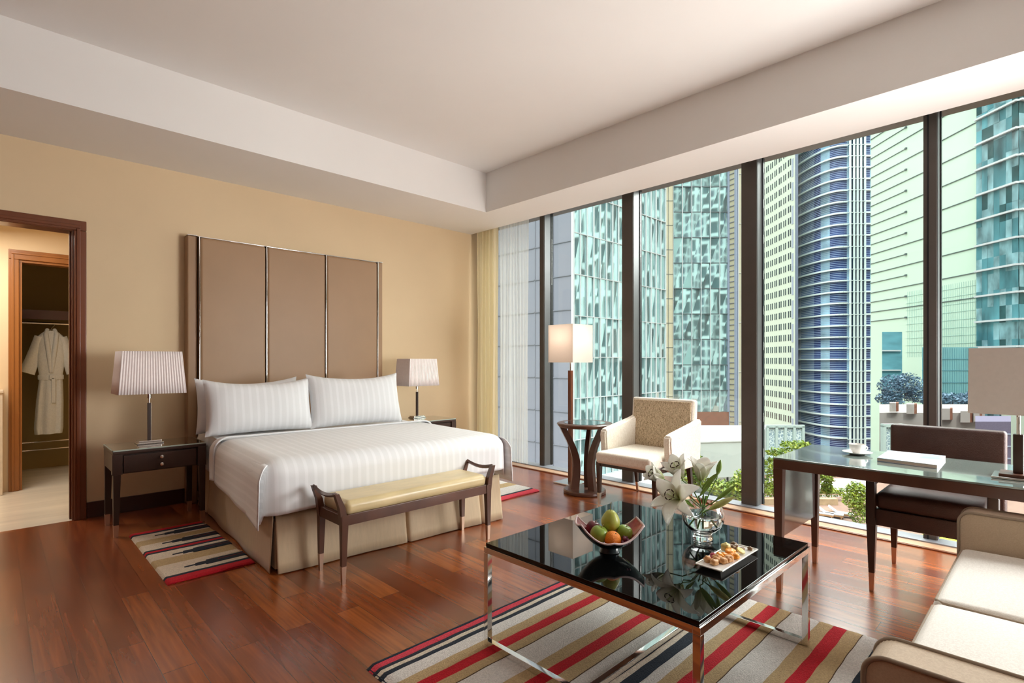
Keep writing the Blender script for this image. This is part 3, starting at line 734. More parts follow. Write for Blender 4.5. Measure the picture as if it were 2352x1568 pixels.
# ================================================================== COFFEE TABLE AND WHAT STANDS ON IT
ct = thing('coffee_table', 'square black glass coffee table on a polished chrome frame', 'coffee table', (2.03, 1.25, 0))
cx0, cx1, cy0, cy1, ct_z = 1.53, 2.542, .757, 1.745, .46
MB().box((cx0 + .006, cy0 + .006, ct_z - .016), (cx1 - .006, cy1 - .006, ct_z), .0015).build('glass_top', M['blackglass'], ct)
f = MB(); q = .025
for a, b in (((cx0, cy0), (cx1, cy0 + q)), ((cx0, cy1 - q), (cx1, cy1)), ((cx0, cy0 + q), (cx0 + q, cy1 - q)), ((cx1 - q, cy0 + q), (cx1, cy1 - q))): f.box((a[0], a[1], ct_z - .041), (b[0], b[1], ct_z - .0165), .001)
f.build('top_frame', M['chrome'], ct)
for x in (cx0, cx1 - q):
    for y in (cy0, cy1 - q): MB().box((x, y, .019), (x + q, y + q, ct_z - .0415), .001).build('leg', M['chrome'], ct)
for x in (cx0, cx1 - q): MB().box((x, cy0 + q, .0185), (x + q, cy1 - q, .0185 + q), .001).build('floor_bar', M['chrome'], ct)
MB().box((cx0 + q, 1.205, .0185), (cx1 - q, 1.23, .0185 + q), .001).build('floor_bar', M['chrome'], ct)

BZ = ct_z
bc = Vector((1.83, 1.30, BZ)); ang = math.atan2(RY, RX)
def bowl_pt(u, v, off=0.0):
    a, b = 2 * u - 1, 2 * v - 1
    wd = .102 - .040 * abs(a) ** 1.6
    x = a * (.135 - .012 * b * b) * 1.04; y = b * wd
    z = .022 + .088 * abs(a) ** 2.1 + .046 * abs(b) ** 2.2 * (1 - .75 * abs(a)) + off
    if a < 0: z += .012 * abs(a) ** 2
    y += .012 * a
    return Vector((x, y, z))
bw = thing('fruit_bowl', 'curved ceramic bowl, dark blue outside and red inside, holding fruit', 'bowl', bc, ang)
M['bowl_in'] = mat('red_mottled_glaze', (0.30, 0.045, 0.045), 0.18, vary=0.5, scale=28, coat=0.5)
M['bowl_out'] = mat('dark_blue_green_glaze', (0.016, 0.030, 0.036), 0.2, vary=0.3, scale=14, coat=0.5)
M['bowl_rim'] = mat('pale_pink_rim', (0.65, 0.50, 0.50), 0.3)
MB().grid(lambda u, v: bowl_pt(u, v, .0035), 30, 20).build('inside', M['bowl_in'], bw, local=True, smooth=80)
MB().grid(lambda u, v: bowl_pt(u, 1 - v, -.0035), 30, 20).build('outside', M['bowl_out'], bw, local=True, smooth=80)
rim = [bowl_pt(k / 20, 0) for k in range(21)] + [bowl_pt(1, k / 14) for k in range(1, 15)] + [bowl_pt(1 - k / 20, 1) for k in range(1, 21)] + [bowl_pt(0, 1 - k / 14) for k in range(1, 15)]
MB().tube(rim, .0042, 8).build('rim', M['bowl_rim'], bw, local=True, smooth=80)
MB().lathe([(.03, 0), (.034, .002), (.030, .018), (.028, .021), (0, .021)], n=24, sx=1.25).build('foot', M['bowl_out'], bw, local=True)

def fruit_mat(n, c1, c2, sc=6, rough=.35): 
    m, nn, b = new_mat(n); t = N(nn, 'ShaderNodeTexCoord'); ns_ = N(nn, 'ShaderNodeTexNoise'); ns_.inputs['Scale'].default_value = sc
    cr = N(nn, 'ShaderNodeValToRGB'); cr.color_ramp.elements[0].position = .35; cr.color_ramp.elements[1].position = .65
    cr.color_ramp.elements[0].color = c1 + (1,); cr.color_ramp.elements[1].color = c2 + (1,)
    nn.links.new(t.outputs['Object'], ns_.inputs[0]); nn.links.new(ns_.outputs[0], cr.inputs[0]); nn.links.new(cr.outputs[0], b.inputs['Base Color']); setp(b, Roughness=rough, Coat_Weight=.15); return m
M['apple'] = fruit_mat('green_apple_skin', (.20, .33, .035), (.33, .46, .07), 18); M['pear'] = fruit_mat('green_pear_skin', (.38, .42, .05), (.48, .50, .10), 30, .45)
M['orange'] = mat('orange_peel', (.90, .26, .01), .45, vary=.05, scale=20, bump=.5, bscale=350); M['plum'] = fruit_mat('dark_red_skin', (.10, .01, .02), (.28, .03, .04), 20, .25)
M['grape'] = fruit_mat('purple_grape_skin', (.10, .015, .04), (.20, .03, .09), 30, .3); M['fstem'] = mat('brown_fruit_stem', (.30, .24, .12), .7)
def inbowl(a, b, h):  # local bowl coordinates
    return Vector((a, b, h))
def place(o, loc_local):
    o.location = bc + Matrix.Rotation(ang, 3, 'Z') @ loc_local
def apple(label, p, r, m):
    t = thing('apple', label, 'apple', (0, 0, 0), group='fruit in the bowl')
    pr_ = [(0, -.80), (.25, -.93), (.55, -.86), (.86, -.45), (1.0, .08), (.92, .52), (.62, .86), (.32, .93), (.12, .84), (0, .74)]
    MB().lathe([(a * r, b * r) for a, b in pr_], n=28).build('flesh', m, t, local=True, smooth=80, subsurf=1)
    MB().tube([(0, 0, r * .72), (r * .06, 0, r * 1.0), (r * .16, 0, r * 1.22)], .0018, 6).build('stem', M['fstem'], t, local=True)
    place(t, p); t.rotation_euler = (.25, .2, 0); return t
apple('green apple at the red glazed end of the bowl, touching the orange', inbowl(-.048, -.022, .077), .038, M['apple'])
apple('green apple behind the grapes in the bowl', inbowl(.062, .012, .072), .036, M['apple'])
apple('dark red apple tucked behind the green apple in the bowl', inbowl(-.062, .042, .085), .031, M['plum'])
t = thing('pear', 'pale green pear standing on top of the fruit, stem up', 'pear', (0, 0, 0), group='fruit in the bowl')
MB().lathe([(a * .041, b * .041) for a, b in [(0, -.95), (.3, -.98), (.72, -.75), (.97, -.2), (.96, .2), (.78, .62), (.58, .92), (.42, 1.12), (.22, 1.22), (0, 1.2)]], n=28).build('flesh', M['pear'], t, local=True, smooth=80, subsurf=1)
MB().tube([(0, 0, .047), (.001, 0, .065), (.006, 0, .084)], .0016, 6).build('stem', M['fstem'], t, local=True); place(t, inbowl(.008, .022, .118)); t.rotation_euler = (.08, -.12, 0)
t = thing('orange', 'bright orange mandarin at the front of the bowl', 'orange', (0, 0, 0), group='fruit in the bowl')
MB().lathe([(a * .037, b * .037) for a, b in [(0, -.9), (.4, -.86), (.8, -.55), (1, 0), (.82, .55), (.45, .82), (.1, .86), (0, .82)]], n=28).build('peel', M['orange'], t, local=True, smooth=80, subsurf=1)
MB().lathe([(0, .030), (.003, .031), (.002, .034), (0, .034)], n=8).build('calyx', M['fstem'], t, local=True); place(t, inbowl(.004, -.046, .066)); t.rotation_euler = (.5, 0, 0)
t = thing('grape_bunch', 'small bunch of purple grapes beside the orange', 'grapes', (0, 0, 0), group='fruit in the bowl')
for k, (a, b, h) in enumerate(((0, 0, 0), (.017, .004, 0), (.032, -.003, .003), (.008, -.014, .0), (.024, -.015, .002), (.012, -.004, .014), (.027, .010, .012), (.038, .008, .010))):
    MB().ball((a, b, h), .0088, 2).build('grape', M['grape'], t, local=True, smooth=80)
place(t, inbowl(.042, -.052, .055))

# vase of lilies
vc = Vector((2.262, 1.107, BZ))
vs = thing('vase', 'round clear glass vase on a thick foot, half filled with water', 'vase', vc)
vo = [(0, 0), (.040, 0), (.042, .004), (.041, .012), (.037, .020), (.041, .030), (.058, .042), (.078, .062), (.089, .088), (.090, .112), (.083, .140), (.073, .158)]
vi = [(.069, .158), (.079, .139), (.085, .112), (.084, .089), (.073, .066), (.052, .047), (.025, .036), (0, .034)]
MB().lathe(vo + vi, n=56).build('glass_body', M['vaseglass'], vs, local=True, smooth=60)
wi = [(0, .0355), (.025, .0375), (.0515, .0482), (.0722, .0668), (.0828, .0895), (.0835, .108), (0, .108)]
MB().lathe(wi, n=56).build('water', M['water'], vs, local=True, smooth=60)
M['lstem'] = mat('green_lily_stem', (.10, .20, .03), .5, vary=.2); M['lleaf'] = fruit_mat('green_lily_leaf', (.13, .24, .03), (.25, .38, .07), 12, .45)
M['petal'] = None
def petal_mat():
    m, n, b = new_mat('white_lily_petal'); a = N(n, 'ShaderNodeAttribute'); a.attribute_name = 'stripe'
    cr = N(n, 'ShaderNodeValToRGB'); n.links.new(a.outputs['Fac'], cr.inputs[0]); e_ = cr.color_ramp.elements
    e_[0].position = .0; e_[0].color = (.50, .55, .16, 1); e_[1].position = .45; e_[1].color = (.90, .89, .80, 1); q_ = e_.new(1.0); q_.color = (.95, .95, .92, 1)
    n.links.new(cr.outputs[0], b.inputs['Base Color']); setp(b, Roughness=.5)
    tr = N(n, 'ShaderNodeBsdfTranslucent'); n.links.new(cr.outputs[0], tr.inputs[0]); ms = N(n, 'ShaderNodeMixShader'); ms.inputs[0].default_value = .42
    n.links.new(b.outputs[0], ms.inputs[1]); n.links.new(tr.outputs[0], ms.inputs[2]); n.links.new(ms.outputs[0], n.nodes['Material Output'].inputs['Surface']); return m
M['petal'] = petal_mat(); M['anther'] = mat('dark_brown_anther', (.035, .012, .006), .8); M['filament'] = mat('pale_green_filament', (.62, .70, .40), .5)
M['budmat'] = fruit_mat('yellow_green_bud', (.36, .44, .10), (.60, .60, .24), 25, .5)
def vp(px, py, dd):   # local offset from the vase foot, by bearing and distance
    return at(px, dd, zat(py, dd)) - vc
def frame(d):
    d = Vector(d).normalized(); a = d.orthogonal().normalized(); b = d.cross(a); return d, a, b
def lily(label, c, d, ln, openness, stem_to, rot=0.0, stamens=True, recurve=.5):
    t = thing('lily', label, 'flower', vc, group='white lilies in the vase')
    d, a, b = frame(d); c = Vector(c)
    for k in range(6):
        th = rot + k * PI / 3; rad = a * math.cos(th) + b * math.sin(th); tan = -a * math.sin(th) + b * math.cos(th)
        inner = k % 2; wmax = (.27 if inner else .20) * ln; lk = ln * (1 if inner else .97)
        def fn(u, v):
            s = u
            out = openness * (s ** 1.5) * lk * .85 + .02 * ln * math.sin(PI * s)
            fwd = lk * (s - recurve * .62 * s ** 3 * openness)
            wd = wmax * (math.sin(PI * min(1, s * .96 + .04) ** .85)) ** .8 + .002
            if s > .97: wd *= .25
            vv = 2 * v - 1
            cup = (.35 * wd) * (vv * vv) * (1 - .3 * s)
            ruf = .012 * ln * math.sin(9 * s + 4 * vv + k) * abs(vv)
            return c + rad * (out - (cup * .0) + .012 * ln + (0.004 if inner == 0 else 0)) + d * (fwd + cup * .6 + ruf) + tan * (wd * vv)
        g = MB().grid(fn, 14, 6); pt = g.build('petal', M['petal'], t, local=True, smooth=80, solid=.0012)
        at_ = pt.data.attributes.new('stripe', 'FLOAT', 'POINT')
        for i, vtx in enumerate(pt.data.vertices): at_.data[i].value = (vtx.co - c).length / ln
    if stamens:
        for k in range(6):
            th = rot + .5 + k * PI / 3; rad = a * math.cos(th) + b * math.sin(th)
            p1 = c + d * ln * .30 + rad * ln * .05; p2 = c + d * ln * .66 + rad * ln * .17
            st = MB().tube([c + d * ln * .05, p1, p2], .0011, 5).build('stamen', M['filament'], t, local=True)
            dd = (rad.cross(d)).normalized()
            MB().tube([p2 - dd * .009, p2 + d * .003, p2 + dd * .009], [.0016, .0026, .0016], 6).build('anther', M['anther'], st, local=True)
        MB().tube([c + d * ln * .05, c + d * ln * .55, c + d * ln * .78], [.0018, .0018, .0034], 6).build('pistil', M['filament'], t, local=True)
    s1 = Vector(stem_to); mid = (c + s1) / 2 + Vector((0, 0, .02))
    MB().tube([c + d * .004, c - d * .02, mid, s1], [.0035, .0028, .0028, .0028], 8).build('stem', M['lstem'], t, local=True, smooth=60)
    return t
toCam = (Vector((0, 0, 0)) - Vector((vc.x, vc.y, 0))).normalized(); Rt = Vector((RX, RY, 0)); UP = Vector((0, 0, 1))
neck = Vector((0, 0, .135))
foot = lambda a, b: Vector((a, b, .06))
lily('large open white lily drooping low over the glass vase', vp(1562, 1147, 2.32), -Rt * .55 + UP * .42 + toCam * .62, .125, 1.15, neck + Rt * -.01, rot=.3, recurve=.9)
lily('white lily with dark brown anthers, uppermost over the armchair seat', vp(1566, 1097, 2.48), -Rt * .42 + UP * .85 + toCam * .30, .118, .62, neck + Rt * .0, rot=.9, recurve=.4)
lily('white lily pointing sideways at the armchair end of the bunch', vp(1524, 1100, 2.54), -Rt * .85 + UP * .45 + toCam * .10, .105, .50, neck, rot=.2, recurve=.5)
lily('upright half open white lily beside the plump green bud', vp(1609, 1103, 2.42), Rt * .10 + UP * .98 + toCam * .08, .125, .62, neck + Rt * .01, rot=.5, stamens=False, recurve=.6)
def bud(label, p0, p1, r, stem_to, m):
    t = thing('lily_bud', label, 'flower bud', vc, group='closed lily buds in the vase')
    p0, p1 = Vector(p0), Vector(p1)
    MB().tube([p0 + (p1 - p0) * f for f in (0, .12, .35, .6, .82, 1)], [.003, r * .6, r, r * .95, r * .6, .002], 12).build('bud', m, t, local=True, smooth=80)
    s1 = Vector(stem_to); MB().tube([p0, p0 - (p1 - p0) * .25, (p0 + s1) / 2, s1], .0026, 8).build('stem', M['lstem'], t, local=True, smooth=60); return t
bud('plump green lily bud, highest of the closed ones', vp(1648, 1090, 2.40), vp(1655, 1056, 2.38), .0115, neck, M['lleaf'])
bud('long green lily bud pointing towards the window mullion', vp(1645, 1148, 2.34), vp(1692, 1112, 2.30), .010, neck, M['lleaf'])
bud('long yellow lily bud hanging lowest over the vase rim', vp(1628, 1170, 2.26), vp(1688, 1140, 2.22), .0135, neck, M['budmat'])
lf = thing('lily_greenery', 'green lily stalks and leaves crossing in the water of the vase', 'greenery', vc)
for x0, x1_, y_ in ((-.055, .045, .0), (.050, -.050, .01), (.0, .0, -.01), (-.02, .03, .02)):
    MB().tube([Rt * x0 * 1.0 + Vector((0, 0, .062)) + toCam * y_, Rt * (x0 + x1_) * .2 + Vector((0, 0, .125)), Rt * x1_ * .4 + Vector((0, 0, .19))], .003, 8).build('stem', M['lstem'], lf, local=True, smooth=60)
def leaf(p0, p1, wd, sag=.0):
    p0, p1 = Vector(p0), Vector(p1); d = (p1 - p0); side = d.cross(toCam).normalized()
    return MB().grid(lambda u, v: p0 + d * u + side * (wd * math.sin(PI * (u * .97 + .015)) ** .8 * (2 * v - 1)) + toCam * (.3 * wd * (2 * v - 1) ** 2) + UP * (sag * math.sin(PI * u)), 12, 4)
for p0, p1, wd in ((vp(1612, 1122, 2.38), vp(1650, 1085, 2.33), .011), (vp(1606, 1140, 2.34), vp(1640, 1098, 2.30), .008), (vp(1588, 1158, 2.3), vp(1574, 1148, 2.3), .006), (vp(1596, 1165, 2.3), vp(1575, 1152, 2.28), .006)):
    leaf(p0, p1, wd).build('leaf', M['lleaf'], lf, local=True, smooth=80, solid=.0008)

# plate of sweets
pl = thing('serving_plate', 'white rectangular porcelain plate of sweets on the coffee table', 'plate', (2.08, .918, BZ))
MB().hull8([(1.95, .885, BZ), (2.215, .880, BZ), (2.222, .952, BZ), (1.955, .957, BZ)], [(1.918, .868, BZ + .016), (2.248, .862, BZ + .016), (2.252, .968, BZ + .016), (1.922, .974, BZ + .016)]).build('dish', M['white_china'], pl, smooth=0)
r_ = MB()
for a, b in (((1.918, .863), (2.252, .870)), ((1.918, .966), (2.252, .973)), ((1.918, .863), (1.925, .973)), ((2.245, .863), (2.252, .973))): r_.box((a[0], a[1], BZ + .0145), (b[0], b[1], BZ + .0195), .002)
r_.build('raised_rim', M['white_china'], pl)
M['nut'] = fruit_mat('golden_brown_nut', (.52, .22, .06), (.78, .48, .22), 60, .6); M['darknut'] = fruit_mat('dark_brown_date', (.10, .045, .015), (.32, .17, .06), 60, .5); M['apricot'] = fruit_mat('orange_apricot', (.85, .28, .01), (.95, .42, .04), 40, .4)
M['fig'] = fruit_mat('pale_yellow_slice', (.62, .52, .14), (.80, .70, .35), 40, .5); M['berry'] = fruit_mat('pink_berry', (.35, .03, .06), (.60, .12, .16), 40, .4)
def blob(mb, p, r, seed, sc=(1, 1, .8)):
    t_ = bmesh.new(); bmesh.ops.create_icosphere(t_, subdivisions=3, radius=r); rr = random.Random(seed); ph = [rr.uniform(0, 6) for _ in range(3)]
    for v in t_.verts:
        q_ = v.co / r; v.co *= 1 + .13 * math.sin(4 * q_.x + ph[0]) * math.sin(5 * q_.y + ph[1]) + .10 * math.sin(7 * q_.z + ph[2])
    t_.transform(Matrix.Translation(p) @ Matrix.Diagonal(sc + (1,))); mb.add(t_); return mb
rs = random.Random(11)
def sweets(n, x0, x1, label, names, mats, r0, r1, cat, grp, y0=.885, y1=.952, sc=(1, 1, .8)):
    for i in range(n):
        x = x0 + (x1 - x0) * (i + .5) / n; y = rs.uniform(y0, y1); r = rs.uniform(r0, r1)
        o = blob(MB(), (0, 0, 0), r, i + n, sc).build(names, mats[i % len(mats)], smooth=80); o.location = (x, y, BZ + .0165 + r * .62 * sc[2] / .8)
        tag(o, label, cat, grp)
sweets(7, 1.955, 2.045, 'golden brown glazed nut at the armchair end of the white plate' if False else 'golden brown glazed nut on the white plate', 'glazed_nut', [M['nut']], .013, .018, 'nut', 'golden nuts on the plate')
sweets(2, 1.99, 2.05, 'small pink berry among the golden nuts on the plate', 'berry', [M['berry']], .010, .012, 'berry', 'pink berries on the plate', .925, .955)
sweets(8, 2.03, 2.125, 'orange dried apricot on the white plate', 'dried_apricot', [M['apricot']], .014, .019, 'apricot', 'apricots on the plate')
sweets(9, 2.165, 2.225, 'dark brown chopped date on the white plate', 'chopped_date', [M['darknut']], .009, .014, 'date', 'dark dates on the plate')
o = blob(MB(), (0, 0, 0), .018, 5, (1, 1, 1.1)).build('physalis', M['fig'], smooth=80); o.location = (2.130, .945, BZ + .035); tag(o, 'yellow physalis fruit between the apricots and the dates', 'fruit')
fg = MB().lathe([(0, -.003), (.016, -.003), (.018, 0), (.016, .004), (0, .004)], n=20); fg.xform(Matrix.Rotation(.5, 4, 'X'))
o = fg.build('fig_slice', M['fig'], smooth=60); o.location = (2.150, .893, BZ + .0285); tag(o, 'pale fig slice leaning on the white plate', 'fruit')

# ================================================================== FLOOR LAMP, ROUND TABLE, ARMCHAIR
fl = thing('floor_lamp', 'floor lamp with square white shade and dark red wooden pole by the window', 'lamp', (4.235, 3.49, 0))
L = lambda mb, n, m, t=fl, **k: mb.build(n, m, t, local=True, **k)
L(MB().box((-.125, -.125, 0.001), (.125, .125, .016), .003), 'base', M['nickel'])
L(MB().box((-.019, -.019, .016), (.019, .019, 1.15), .003), 'pole', M['redwood'])
L(MB().box((.0192, -.012, .016), (.022, .012, 1.15)), 'metal_inlay', M['nickel'])
L(MB().tube([(0, 0, 1.15), (0, 0, 1.46)], .007, 12), 'rod', M['nickel'])
def box_shade(mb, a, z0, z1, dz=0, a1=None, th=.003):
    a1 = a1 or a
    o_ = [(-a, -a), (a, -a), (a, a), (-a, a)]; u_ = [(-a1, -a1), (a1, -a1), (a1, a1), (-a1, a1)]
    for k in range(4):
        p, q_ = o_[k], o_[(k + 1) % 4]; r__, s_ = u_[k], u_[(k + 1) % 4]; f_ = 1 - th / a
        b8 = [(p[0], p[1], z0), (q_[0], q_[1], z0), (q_[0] * f_, q_[1] * f_, z0), (p[0] * f_, p[1] * f_, z0)]
        t8 = [(r__[0], r__[1], z1), (s_[0], s_[1], z1), (s_[0] * f_, s_[1] * f_, z1), (r__[0] * f_, r__[1] * f_, z1)]
        mb.hull8(b8, t8)
    return mb
M['litshade'] = sheer_mat('white_linen_shade_cloth', (.93, .87, .81), .35, 1.0)
L(box_shade(MB(), .160, 1.232, 1.612), 'lamp_shade', M['litshade'], smooth=0)
L(MB().box((-.157, -.003, 1.44), (.157, .003, 1.446)).box((-.003, -.157, 1.44), (.003, .157, 1.446)), 'spider', M['nickel'])
L(MB().lathe([(0, 1.30), (.016, 1.31), (.018, 1.34), (.03, 1.38), (.03, 1.41), (.015, 1.435), (0, 1.44)], n=16), 'bulb', M['white_china'])

pl_ = bpy.data.lights.new('floor_lamp_light', 'POINT'); pl_.energy = 4.5; pl_.color = (1.0, .88, .78); pl_.shadow_soft_size = .03
po_ = bpy.data.objects.new('floor_lamp_light', pl_); C.objects.link(po_); po_.parent = fl; po_.location = (0, 0, 1.47)
rt = thing('round_side_table', 'round dark red wooden side table with glass inlay and curved legs', 'side table', (4.035, 3.152, 0))
L = lambda mb, n, m, **k: mb.build(n, m, rt, local=True, **k)
L(MB().lathe([(0, .002), (.195, .002), (.200, .010), (.200, .028), (.190, .038), (0, .038)], n=56), 'base', M['brownwood'])
L(MB().lathe([(0, .625), (.242, .625), (.254, .633), (.262, .648), (.262, .655), (.254, .662), (.195, .662), (.195, .655), (0, .655)], n=64), 'tabletop', M['brownwood'])
M['blueglass'] = mat('dark_teal_inlay_glass', (.01, .035, .045), .02, coat=1.0, spec=1.0)
L(MB().lathe([(0, .656), (.194, .656), (.194, .664), (0, .664)], n=64), 'glass_inlay', M['blueglass'])
for k in range(3):
    a = ang + PI + k * 2 * PI / 3 + .15
    def prof(f):
        r_ = .10 + .115 * (max(0, f - .35) / .65) ** 1.7 + .035 * math.sin(PI * min(1, f * 1.1)) * -.6; return r_
    g = MB(); n_ = 16; fs = []
    ca, sa = math.cos(a), math.sin(a)
    prev = None
    for i in range(n_):
        f0, f1 = i / n_, (i + 1) / n_
        def quad(f):
            r_ = prof(f); z = .038 + .587 * f; w_ = .040 - .012 * f; tt = .020
            rad = Vector((ca, sa, 0)); tg = Vector((-sa, ca, 0)); P = rad * r_ + Vector((0, 0, z))
            return [P - rad * w_ - tg * tt, P + rad * w_ - tg * tt, P + rad * w_ + tg * tt, P - rad * w_ + tg * tt]
        if prev is None: prev = [g.bm.verts.new(p) for p in quad(f0)]; g.bm.faces.new(prev[::-1])
        cur = [g.bm.verts.new(p) for p in quad(f1)]
        for j in range(4): g.bm.faces.new((prev[j], prev[(j + 1) % 4], cur[(j + 1) % 4], cur[j]))
        prev = cur
    g.bm.faces.new(prev)
    L(g, 'leg', M['brownwood'], smooth=40)

ac = thing('armchair', 'cream upholstered dining armchair with dark legs beside the round table', 'armchair', (4.09, 2.53, 0))
# faces -x; width along y
ax0, ax1, ay0, ay1 = 3.775, 4.40, 2.235, 2.835
for (x, y, dx, dy, nm) in ((3.80, 2.262, 0, 0, 'f'), (3.80, 2.808, 0, 0, 'f'), (4.40, 2.262, -.045, .0, 'r'), (4.40, 2.808, -.045, .0, 'r')):
    lo = MB().leg(x, y, .10, .37, .026, .042, dx, dy).build('leg', M['darkwood'], ac)
    MB().leg(x + (.012 if nm == 'r' else 0), y, 0, .10, .020, .0265, -.012 if nm == 'r' else 0).build('metal_tip', M['nickel'], lo)
MB().box((3.785, 2.245, .335), (4.37, 2.825, .372), .004).build('seat_frame', M['darkwood'], ac)
MB().box((3.735, 2.262, .366), (4.36, 2.808, .468), .030, 5).build('seat', M['chairseat'], ac, smooth=60)
def shell_arm(y0, y1):
    # side profile in x,z with sloping top, extruded over y
    prof = [(3.935, .34), (3.905, .59), (3.915, .632), (3.95, .646), (4.36, .715), (4.45, .74), (4.42, .34)]
    g = MB(); A = [g.bm.verts.new((x, y0, z)) for x, z in prof]; B = [g.bm.verts.new((x, y1, z)) for x, z in prof]
    g.bm.faces.new(A); g.bm.faces.new(B[::-1])
    for i in range(len(prof)): g.bm.faces.new((A[i], B[i], B[(i + 1) % len(prof)], A[(i + 1) % len(prof)]))
    bmesh.ops.recalc_face_normals(g.bm, faces=g.bm.faces[:]); bmesh.ops.bevel(g.bm, geom=g.bm.edges[:], offset=.014, segments=3, affect='EDGES')
    return g
for y0, y1 in ((2.185, 2.255), (2.815, 2.885)): shell_arm(y0, y1).build('armrest', M['chairseat'], ac, smooth=50)
LM = Matrix.Translation((4.40, 0, .35)) @ Matrix.Rotation(.07, 4, 'Y') @ Matrix.Translation((-4.40, 0, -.35))
g = MB().box((4.37, 2.235, .35), (4.445, 2.87, .905), .024, 4); g.xform(LM); bk_ = g.build('backrest', M['chairseat'], ac, smooth=50)
g = MB().box((4.362, 2.262, .42), (4.375, 2.843, .882), .006, 3); g.xform(LM); g.build('inner_back', M['chairback'], bk_, smooth=50)

# ================================================================== DESK, CHAIR, THINGS ON THE DESK
dk = thing('desk', 'dark brown writing desk with glass top standing across from the window', 'desk', (3.35, .2, 0))
dx0, dx1, dy0, dy1, dz = 3.032, 3.682, -1.05, 1.085, .718
fr_ = MB().box((dx0, dy0, dz - .05), (dx0 + .055, dy1, dz), .003); fr_.box((dx1 - .055, dy0, dz - .05), (dx1, dy1, dz), .003); fr_.box((dx0 + .0555, dy1 - .05, dz - .05), (dx1 - .0555, dy1, dz), .003); fr_.box((dx0 + .0555, dy0, dz - .05), (dx1 - .0555, dy0 + .05, dz), .003); fr_.box((dx0 + .05, dy0 + .04, dz - .03), (dx1 - .05, dy1 - .04, dz - .004))
fr_.build('frame', M['brownwood'], dk)
MB().box((dx0 + .002, dy0 + .002, dz + .0005), (dx1 - .002, dy1 - .002, dz + .009), .001).build('glass_top', M['tableglass'], dk)
for x in (dx0 + .024, dx1 - .024):
    for y in (dy0 + .024, dy1 - .024):
        lo = MB().leg(x, y, .10, dz - .05, .030, .048).build('leg', M['brownwood'], dk); MB().leg(x, y, 0, .10, .024, .0305).build('metal_tip', M['brass'], lo)
M['sidepanel'] = mat('grey_brown_lacquer', (.12, .095, .088), .18, vary=.08, scale=3, coat=.6)
for y in (dy0 + .018, dy1 - .030): MB().box((dx0 + .045, y, .29), (dx1 - .045, y + .014, dz - .05), .002).build('side_panel', M['sidepanel'], dk)

dc = thing('desk_chair', 'dark brown leather armchair pushed under the desk', 'chair', (3.72, .47, 0))
for x in (3.43, 3.99):
    for y in (.225, .715):
        lo = MB().leg(x, y, .10, .40, .026, .045).build('leg', M['darkwood'], dc); MB().leg(x, y, 0, .10, .020, .0265).build('metal_tip', M['brass'], lo)
MB().box((3.425, .235, .36), (4.0, .705, .45), .008).build('seat_frame', M['brownleather'], dc)
MB().box((3.425, .235, .445), (4.0, .705, .54), .035, 5).build('seat', M['brownleather'], dc, smooth=60)
for y in (.20, .695): MB().box((3.405, y, .36), (3.45, y + .045, .60), .008).box((3.405, y, .575), (4.02, y + .045, .64), .012, 3).build('armrest', M['darkwood'], dc)
MB().box((3.995, .205, .36), (4.065, .738, .858), .018, 4).build('backrest', M['brownleather'], dc, smooth=50)

dl = thing('desk_lamp', 'table lamp with large square cream shade standing on the glass topped desk', 'lamp', (3.275, .13, dz + .0095))
L = lambda mb, n, m, **k: mb.build(n, m, dl, local=True, **k)
L(MB().box((-.085, -.085, 0), (.085, .085, .010), .002), 'base', [M['nickel']])
L(MB().box((-.062, -.062, .010), (.062, .062, .022), .002), 'base_block', M['brownwood'])
L(MB().box((-.017, -.017, .022), (.017, .017, .195), .002), 'stem', M['darkwood'])
L(MB().tube([(0, 0, .195), (0, 0, .42)], .007, 12), 'rod', M['nickel'])
L(MB().box((-.06, -.003, .276), (.06, .003, .283)).tube([(-.05, 0, .283), (-.05, 0, .305)], .004, 8), 'spider', M['nickel'])
L(box_shade(MB(), .158, .290, .578, a1=.155), 'lamp_shade', M['shade'], smooth=0)
L(MB().lathe([(0, .36), (.03, .40), (.03, .43), (.015, .455), (0, .46)], n=16), 'bulb', M['white_china'])

TZ = dz + .0095
cu = thing('saucer', 'white saucer under the coffee cup on the desk', 'saucer', (3.46, .79, TZ))
MB().lathe([(0, 0), (.035, 0), (.04, .003), (.072, .013), (.073, .015), (.04, .007), (.028, .005), (0, .005)], n=40).build('dish', M['white_china'], cu, local=True, smooth=50)
cp_ = thing('coffee_cup', 'white porcelain coffee cup standing on its saucer', 'cup', (3.46, .79, TZ + .0055))
MB().lathe([(0, 0), (.022, 0), (.024, .004), (.030, .012), (.037, .030), (.041, .052), (.0395, .052), (.035, .032), (.028, .015), (0, .009)], n=40).build('bowl', M['white_china'], cp_, local=True, smooth=50)
hd = [Rt * (.036 + .022 * math.sin(PI * k / 10)) + UP * (.012 + .034 * k / 10) for k in range(11)]
MB().tube(hd, .003, 8).build('handle', M['white_china'], cp_, local=True, smooth=60)
bk = thing('book', 'large magazine with a pale blue and white cover lying on the desk', 'book', (3.46, .55, TZ), 0)
M['cover'] = fruit_mat('pale_blue_white_cover', (.80, .78, .78), (.40, .55, .74), 6, .25); M['pages'] = mat('cream_pages', (.72, .62, .52), .8, stretch=(1, 1, 60), vary=.2, scale=6)
quad = [(3.262, .415), (3.375, .655), (3.615, .675), (3.64, .435)]
quad = [(3.27, .415), (3.30, .665), (3.615, .675), (3.625, .425)]
MB().prism([(x + .003, y) for x, y in quad], TZ + .0025, TZ + .0165).build('pages', M['pages'], bk, smooth=0)
MB().prism(quad, TZ + .0165, TZ + .0185).build('front_cover', M['cover'], bk, smooth=0)
MB().prism(quad, TZ + .0002, TZ + .0022).build('back_cover', M['cover'], bk, smooth=0)

